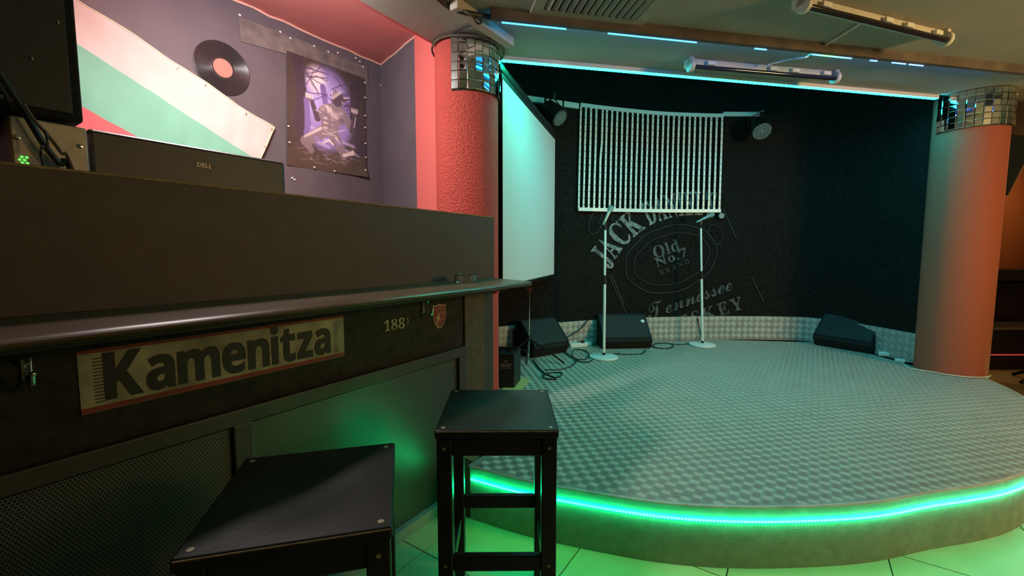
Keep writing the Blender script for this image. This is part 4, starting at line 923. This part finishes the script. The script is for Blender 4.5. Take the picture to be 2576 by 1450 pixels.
# poster : flat print stored as a colour attribute
PQ = [pb(721, 127, 2.893), pb(918, 197, 2.893), pb(921, 446, 2.893), pb(721, 415, 2.893)]   # TL TR BR BL
GX, GY = 170, 210
def seg(P, a, b): 
    a = np.array(a); b = np.array(b); d = b - a; t = np.clip(((P - a) @ d) / (d @ d), 0, 1); return np.linalg.norm(P - (a + t[..., None] * d), axis=-1), t
def sstep(x, a, b): t = np.clip((x - a) / (b - a), 0, 1); return t * t * (3 - 2 * t)
def art():
    X, Y = np.meshgrid(np.arange(GX + 1) / GX, np.arange(GY + 1) / GY); P = np.stack([X, Y * 1.3], -1)    # y down, scaled to aspect
    rs = np.random.RandomState(3)
    C = np.zeros((GY + 1, GX + 1, 3)) + np.array([0.075, 0.052, 0.045])
    def over(c, a): C[:] = C * (1 - a[..., None]) + np.array(c) * a[..., None]
    e = np.sqrt(((X - .48) / .36) ** 2 + ((Y - .42) / .40) ** 2)
    over((0.27, 0.20, 0.48), 1 - sstep(e, .80, 1.10))
    over((0.46, 0.37, 0.72), (1 - sstep(np.sqrt(((X - .44) / .36) ** 2 + ((Y - .34) / .32) ** 2), .3, 1.0)) * .9)
    over((0.95, 0.78, 0.78), (1 - sstep(np.sqrt(((X - .34) / .17) ** 2 + ((Y - .17) / .17) ** 2), .2, 1.0)))
    # rays on the ground
    for x0, x1, yy in ((.2, .46, .60), (.22, .5, .66), (.58, .92, .68), (.6, .9, .75), (.25, .5, .72)):
        d, t = seg(P, (x0, yy * 1.3), (x1, (yy + .05) * 1.3)); over((0.60, 0.48, 0.74), (1 - sstep(d, .004, .030)) * .55)
    # trees
    for pts, w_ in ((((.12, 0), (.16, .3), (.14, .62), (.20, .80)), .075), (((.86, .1), (.84, .45), (.92, .75)), .085), (((.42, .22), (.46, .40), (.44, .52)), .045), (((.22, .38), (.24, .6), (.22, .68)), .04)):
        for a, b in zip(pts, pts[1:]):
            d, t = seg(P, (a[0], a[1] * 1.3), (b[0], b[1] * 1.3)); over((0.20, 0.14, 0.36) if w_ < .06 else (0.06, 0.04, 0.06), 1 - sstep(d, w_ * .6, w_))
    for _ in range(26):
        side = rs.rand() < .5; x = .16 + .1 * rs.rand() if side else .86 - .1 * rs.rand(); y = .08 + .35 * rs.rand(); an = (rs.rand() - .5) * 1.6 + (0 if side else math.pi)
        for k in range(4):
            nx, ny = x + .07 * math.cos(an), y + .05 * math.sin(an); d, t = seg(P, (x, y * 1.3), (nx, ny * 1.3)); over((0.09, 0.055, 0.13), (1 - sstep(d, .002, .010)) * .85); x, y = nx, ny; an += (rs.rand() - .5) * 1.3
    over((0.10, 0.07, 0.045), sstep(Y + .03 * np.sin(X * 14), .78, .90))
    for _ in range(22):
        x, y = .1 + .75 * rs.rand(), .80 + .14 * rs.rand(); d, t = seg(P, (x, y * 1.3), (x + .25 * (rs.rand() - .3), (y + .04 * (rs.rand() - .5)) * 1.3)); over((0.36, 0.24, 0.33), (1 - sstep(d, .002, .007)) * .5)
    # crouching wolf-man figure
    fig = (0.235, 0.175, 0.205); lit = (0.78, 0.64, 0.60); dk = (0.085, 0.06, 0.085); mid = (0.42, 0.33, 0.34)
    S = 1.3
    def cap(a, b, w0, w1, c, al=1.0, soft=.006):
        d, t = seg(P, (a[0], a[1] * S), (b[0], b[1] * S)); w_ = w0 + (w1 - w0) * t; over(c, (1 - sstep(d, w_ - soft, w_ + soft)) * al)
    def poly(pts, c, al=1.0):
        m_ = np.zeros((GY + 1, GX + 1), bool); k = len(pts) - 1
        for q in range(len(pts)):
            (xa, ya), (xb, yb) = pts[q], pts[k]
            m_ ^= ((ya > Y) != (yb > Y)) & (X < (xb - xa) * (Y - ya) / (yb - ya + 1e-9) + xa); k = q
        over(c, m_ * al)
    def blob(x, y, rx, ry, c, al, rot=0.0):
        dx, dy = X - x, (Y - y) * S; cr, sr = math.cos(rot), math.sin(rot)
        over(c, (1 - sstep(np.sqrt(((dx * cr + dy * sr) / rx) ** 2 + ((-dx * sr + dy * cr) / ry) ** 2), .35, 1.0)) * al)
    for pts, w0, w1 in ((((.43, .63), (.21, .755), (.28, .83)), .075, .035), (((.55, .63), (.64, .75), (.69, .83)), .075, .04)):
        cap(pts[0], pts[1], w0, w0 * .8, fig); cap(pts[1], pts[2], w0 * .7, w1, fig)
        cap((pts[0][0] - .02, pts[0][1] - .03), (pts[1][0] - .01, pts[1][1] - .04), .016, .010, lit, .75, .012)
        blob((pts[0][0] + pts[1][0]) / 2 + .03, (pts[0][1] + pts[1][1]) / 2 + .02, .06, .05, (0.30, 0.20, 0.44), .6)
    cap((.69, .82), (.81, .785), .020, .024, lit, .9); blob(.81, .77, .03, .03, lit, .9)
    for a, b in (((.43, .735), (.50, .70)), ((.50, .70), (.55, .735))): cap(a, b, .012, .010, lit, .9)
    # far arm, torso, near arm
    cap((.73, .46), (.81, .565), .055, .042, fig); cap((.81, .565), (.84, .42), .040, .026, dk); cap((.835, .52), (.86, .42), .006, .005, lit, .7)
    poly([(.40, .42), (.45, .37), (.53, .345), (.62, .36), (.70, .375), (.76, .43), (.72, .50), (.64, .545), (.61, .60), (.58, .66), (.41, .66), (.40, .57), (.39, .50)], fig)
    blob(.48, .41, .085, .06, lit, .85, .2); blob(.62, .41, .09, .055, mid, .9, .25); blob(.56, .46, .10, .06, lit, .45, .3); blob(.66, .49, .06, .04, dk, .5)
    for y in (.50, .545, .59): blob(.455, y, .045, .018, lit, .6); blob(.535, y + .005, .045, .016, mid, .5)
    for a, b in (((.50, .37), (.515, .60)), ((.515, .47), (.62, .50)), ((.43, .47), (.51, .455)), ((.60, .60), (.70, .52))): cap(a, b, .005, .004, dk, .55)
    for a, b in (((.40, .60), (.52, .635)), ((.52, .635), (.60, .60)), ((.42, .65), (.58, .645)), ((.62, .60), (.71, .565))): cap(a, b, .006, .005, lit, .55)
    cap((.425, .43), (.353, .525), .052, .036, fig); cap((.353, .525), (.287, .385), .036, .026, dk); cap((.33, .45), (.40, .46), .006, .005, lit, .6); blob(.42, .42, .05, .04, mid, .7)
    # hands with claws
    for hx_, hy_, dr in ((.255, .355, -1), (.845, .375, 1)):
        blob(hx_, hy_, .05, .042, fig, 1.0)
        for k in range(4): cap((hx_ - .036 + .024 * k, hy_ - .005), (hx_ - .040 + .026 * k, hy_ - .036), .011, .007, lit, .85, .004)
    # head raised, muzzle to the right, mane on the left
    cap((.60, .37), (.61, .29), .070, .058, fig); poly([(.53, .33), (.545, .26), (.575, .205), (.62, .225), (.66, .235), (.70, .262), (.765, .245), (.775, .262), (.72, .290), (.685, .300), (.68, .345), (.60, .37)], dk)
    for k in range(5): cap((.55 + .022 * k, .30 - .016 * k), (.545 + .030 * k, .225 - .006 * k), .010, .004, lit, .8, .005)
    cap((.70, .262), (.77, .250), .010, .005, lit, .8, .004); cap((.67, .30), (.68, .345), .006, .005, lit, .5)
    for _ in range(16):
        x, y = .25 + .5 * rs.rand(), .86 + .06 * rs.rand(); cap((x, y), (x + .16 * (rs.rand() - .4), y + .05 * (rs.rand() - .5)), .004, .003, (0.50, 0.36, 0.46), .6, .003)
    v = np.clip(1.25 - 0.9 * np.sqrt(((X - .47) / .62) ** 2 + ((Y - .5) / .66) ** 2), .45, 1.0); C *= v[..., None]
    return np.clip(C * 1.45 + 0.015, 0, 1)
ar = art()
V = []; 
for j in range(GY + 1):
    for i in range(GX + 1):
        a, b = i / GX, j / GY
        tl, tr, br, bl_ = (Vector(q) for q in PQ); q = (tl * (1 - a) + tr * a) * (1 - b) + (bl_ * (1 - a) + br * a) * b
        wv = 0.006 * math.sin(a * 5 + b * 3) * b + (0.02 * max(0, a - .85) * max(0, b - .9) * 60)
        V.append((q.x - 1.95, q.y - wv - 2.893, q.z - 2.25))
po = barthing('poster', 'purple forest poster of a roaring wolf man on the booth wall', 'poster', 1.95, 2.893, 2.25)
m = MB(); m.add(V, [(j * (GX + 1) + i, (j + 1) * (GX + 1) + i, (j + 1) * (GX + 1) + i + 1, j * (GX + 1) + i + 1) for j in range(GY) for i in range(GX)])
pm_ = pm('poster_print', (1, 1, 1), 0.35); nt = pm_.node_tree; an = nt.nodes.new('ShaderNodeVertexColor'); an.layer_name = 'print'; nt.links.new(an.outputs['Color'], nt.nodes['Principled BSDF'].inputs['Base Color'])
pob = m.build('print', pm_, po, True)
ca = pob.data.color_attributes.new('print', 'FLOAT_COLOR', 'POINT')
cols = np.ones(((GY + 1) * (GX + 1), 4), dtype=np.float32); cols[:, :3] = ar.reshape(-1, 3); ca.data.foreach_set('color', cols.ravel())
m = MB()
for a, b in ((.985, .05), (.985, .2), (.98, .38), (.98, .5), (.98, .66), (.985, .8), (.98, .93), (.3, .985), (.55, .99), (.01, .66), (.02, .8)):
    tl, tr, br, bl_ = (Vector(q) for q in PQ); q = (tl * (1 - a) + tr * a) * (1 - b) + (bl_ * (1 - a) + br * a) * b
    m.box((q.x - 1.95, q.y - 2.893 - 0.012, q.z - 2.25), (0.012, 0.004, 0.009))
m.build('staples', M['whitem'], po, kind='stuff')
# computer monitor seen from behind
MU0, MU1, MP = 0.385, 0.958, 1.72
cm = barthing('computer_monitor', 'black computer monitor seen from behind above the bar panel', 'monitor', (MU0 + MU1) / 2, MP, 1.0605)
hw = (MU1 - MU0) / 2
bs_ = MB().box2((-hw, 0.0, 0.215), (hw, 0.028, 0.575)).build('back_shell', M['pvc'], cm, False, 0.012, seg=3)
MB().box2((-hw * 0.55, -0.014, 0.20), (hw * 0.55, 0.004, 0.42)).build('back_bulge', M['pvc'], cm, False, 0.01)
MB().box2((-hw + 0.004, 0.028, 0.219), (hw - 0.004, 0.034, 0.571)).build('screen_glass', M['uv_tube'], cm)
MB().tube([(0.005 + 0.029 * math.cos(2 * math.pi * k / 32), -0.0005, 0.515 + 0.029 * math.sin(2 * math.pi * k / 32)) for k in range(32)], 0.0016, 6, 0, True).build('badge_ring', M['logo_grey'], bs_, True)
text_mb(SANS('DELL'), lambda x, y: Vector((-0.0175 + x, -0.0012, 0.508 + y)), 0.045, 0.014, 0.0, 0.05).build('badge_letters', M['logo_grey'], bs_)
MB().box2((-0.03, -0.005, 0.0), (0.03, 0.02, 0.3)).build('stand_neck', M['black'], cm, False, 0.004)
MB().box2((-0.12, -0.08, 0.0), (0.12, 0.10, 0.012)).build('stand_foot', M['black'], cm, False, 0.004)
# computer case
pc = barthing('computer_case', 'beige metal computer case under the black cabinet at the far left', 'computer', 0.30, 1.66, 1.0605)
MB().box2((-0.072, 0.0, 0.0), (0.070, 0.36, 0.56)).build('case_shell', M['case'], pc, False, 0.004)
def hx(c, r): return -0.060 + 0.0085 * c + 0.00425 * (r % 2), 0.438 + 0.0074 * r
m = MB(); m2 = MB()
for r in range(4):
    for c in range(6):
        x, z = hx(c, r); k = (c, r) in ((0, 1), (0, 2), (0, 3), (1, 1), (1, 2), (1, 3))
        (m2 if k else m).cyl((x, -0.0014, z), (x, 0.001, z), 0.0034, n=6)
m.build('vent_holes', M['pale_print'], pc, kind='stuff'); m2.build('green_glow', M['case_led'], pc, kind='stuff')
for x, z in ((-0.062, 0.507), (0.054, 0.508)): MB().lathe([(0.007, 0), (0.006, 0.004), (0.001, 0.005)], 10, (x, -0.0, z), R90).build('screw', M['chrome'], pc, True)
yj = barthing('yellow_jug', 'yellow plastic jug cut by the left edge of the photo', 'jug', 0.163, 1.72, 1.0605)
MB().lathe([(0.001, 0.0), (0.055, 0.0), (0.060, 0.02), (0.060, 0.40), (0.045, 0.48), (0.022, 0.51), (0.022, 0.54), (0.03, 0.545), (0.03, 0.56), (0.001, 0.56)], 24).build('body', M['yellow'], yj, True)
# black cabinet above the case
sq = barthing('loudspeaker_cabinet', 'big black loudspeaker cabinet at the left edge above the computer case', 'loudspeaker', 0.0, 1.66, 1.621)
MB().box2((-0.62, 0.0, 0.012), (0.366, 0.42, 0.86)).build('cabinet', M['carpet'], sq, False, 0.008)
MB().box2((-0.60, -0.004, 0.03), (0.345, 0.0, 0.85)).build('back_board', M['black'], sq, False, 0.004)
m = MB()
for u, z in ((0.277, 0.149), (0.219, 0.040), (0.33, 0.26)): m.box((u, -0.006, z), (0.004, 0.006, 0.008))
m.build('screws', M['pale_print'], sq, kind='stuff')
def cpx(pxs, p, end): return [bar(*pb(x, y, p)) for x, y in pxs] + [bar(*end)]
c1 = cpx(((-15, 170), (12, 205), (65, 288), (110, 362), (150, 412), (182, 440)), 1.625, (0.37, 1.60, 1.065))
cab('booth_cable', c1, 0.0075, M['cable'], 'thick black cable hanging in front of the computer case')
c2 = cpx(((60, 262), (85, 300), (125, 345), (155, 385), (185, 432)), 1.605, (0.40, 1.58, 1.065))
cab('booth_cable', c2, 0.0042, M['dust'], 'thinner brown cable beside the thick one at the computer case')
c3 = cpx(((112, 328), (118, 345), (119, 372), (110, 420)), 1.585, (0.33, 1.56, 1.065))
cab('booth_cable', c3, 0.003, M['cable'], 'short black wire dropping from the crossing cables')

# ================================================================== FAR RIGHT
bn = thing('upholstered_bench', 'dark upholstered bench against the orange wall behind the right column', 'bench', (5.6, 4.65, 0), 0)
MB().box2((-1.6, 0.0, 0.0), (1.4, 0.60, 0.15)).build('plinth', M['bench'], bn, False, 0.004)
MB().box2((-1.6, -0.04, 0.175), (1.4, 0.60, 0.46)).build('seat_cushion', M['bench'], bn, False, 0.03, seg=3)
MB().box2((-1.6, 0.42, 0.46), (1.4, 0.60, 0.93)).build('backrest', M['bench'], bn, False, 0.03, seg=3)
MB().box2((-1.6, 0.36, 0.94), (1.4, 0.64, 1.08)).build('top_rail', M['black'], bn, False, 0.006)
ls = tag(MB().box2((4.05, 4.635, 0.158), (7.0, 4.645, 0.168)).build('bench_led_strip', M['red_led']), 'thin red LED strip glowing under the bench seat', 'light strip')
ls2 = tag(MB().box2((6.05, 4.99, 0.925), (7.0, 5.0, 0.935)).build('bench_led_strip', M['red_led']), 'red LED strip under the bench top rail', 'light strip')
tbx = ph(2556, 965, 0.0)
tbl = thing('low_table', 'dark table at the right edge standing before the bench', 'table', (tbx.x + 0.42, tbx.y - 0.10, 0))
MB().lathe([(0.30, 0.70), (0.31, 0.705), (0.31, 0.73), (0.30, 0.735), (0.001, 0.735)], 40).build('tabletop', M['stool'], tbl, True)
MB().cyl((0, 0, 0.12), (0, 0, 0.70), 0.03, n=16).build('pedestal', M['blackm'], tbl, True)
for a in (20, 110, 167, 200, 290):
    if a == 20 or a == 110 or a == 200 or a == 290 or a == 167:
        r = math.radians(a); e = Vector((0.40 * math.cos(r), 0.40 * math.sin(r), 0.012))
        if a != 200: MB().tube([(0, 0, 0.16), e * 0.55 + Vector((0, 0, 0.11)), e], 0.016, 8).build('foot', M['blackm'], tbl, True)
sp = thing('hanging_loudspeaker', 'black loudspeaker hung from the ceiling beside the right column', 'loudspeaker', (4.575, 4.15, 2.12), 0)
Rs = Matrix.Rotation(math.radians(-35), 3, 'Z') @ Matrix.Rotation(math.radians(14), 3, 'X') @ Matrix.Rotation(math.radians(14), 3, 'Y')
MB().box((0, 0, -0.02), (0.26, 0.24, 0.52), Rs).build('cabinet', M['black'], sp, False, 0.012)
MB().box(Rs @ Vector((0, -0.123, -0.02)), (0.235, 0.008, 0.49), Rs).build('grille', M['grille'], sp, False, 0.003)
MB().box(Rs @ Vector((-0.06, -0.128, -0.22)), (0.025, 0.004, 0.03), Rs).build('badge', M['pale_print'], sp)
MB().tube([(0, 0.05, 0.15), (0, 0.08, 0.30), (0, 0.08, ZC - 2.12 - 0.004)], 0.016, 8).build('bracket', M['blackm'], sp, True)
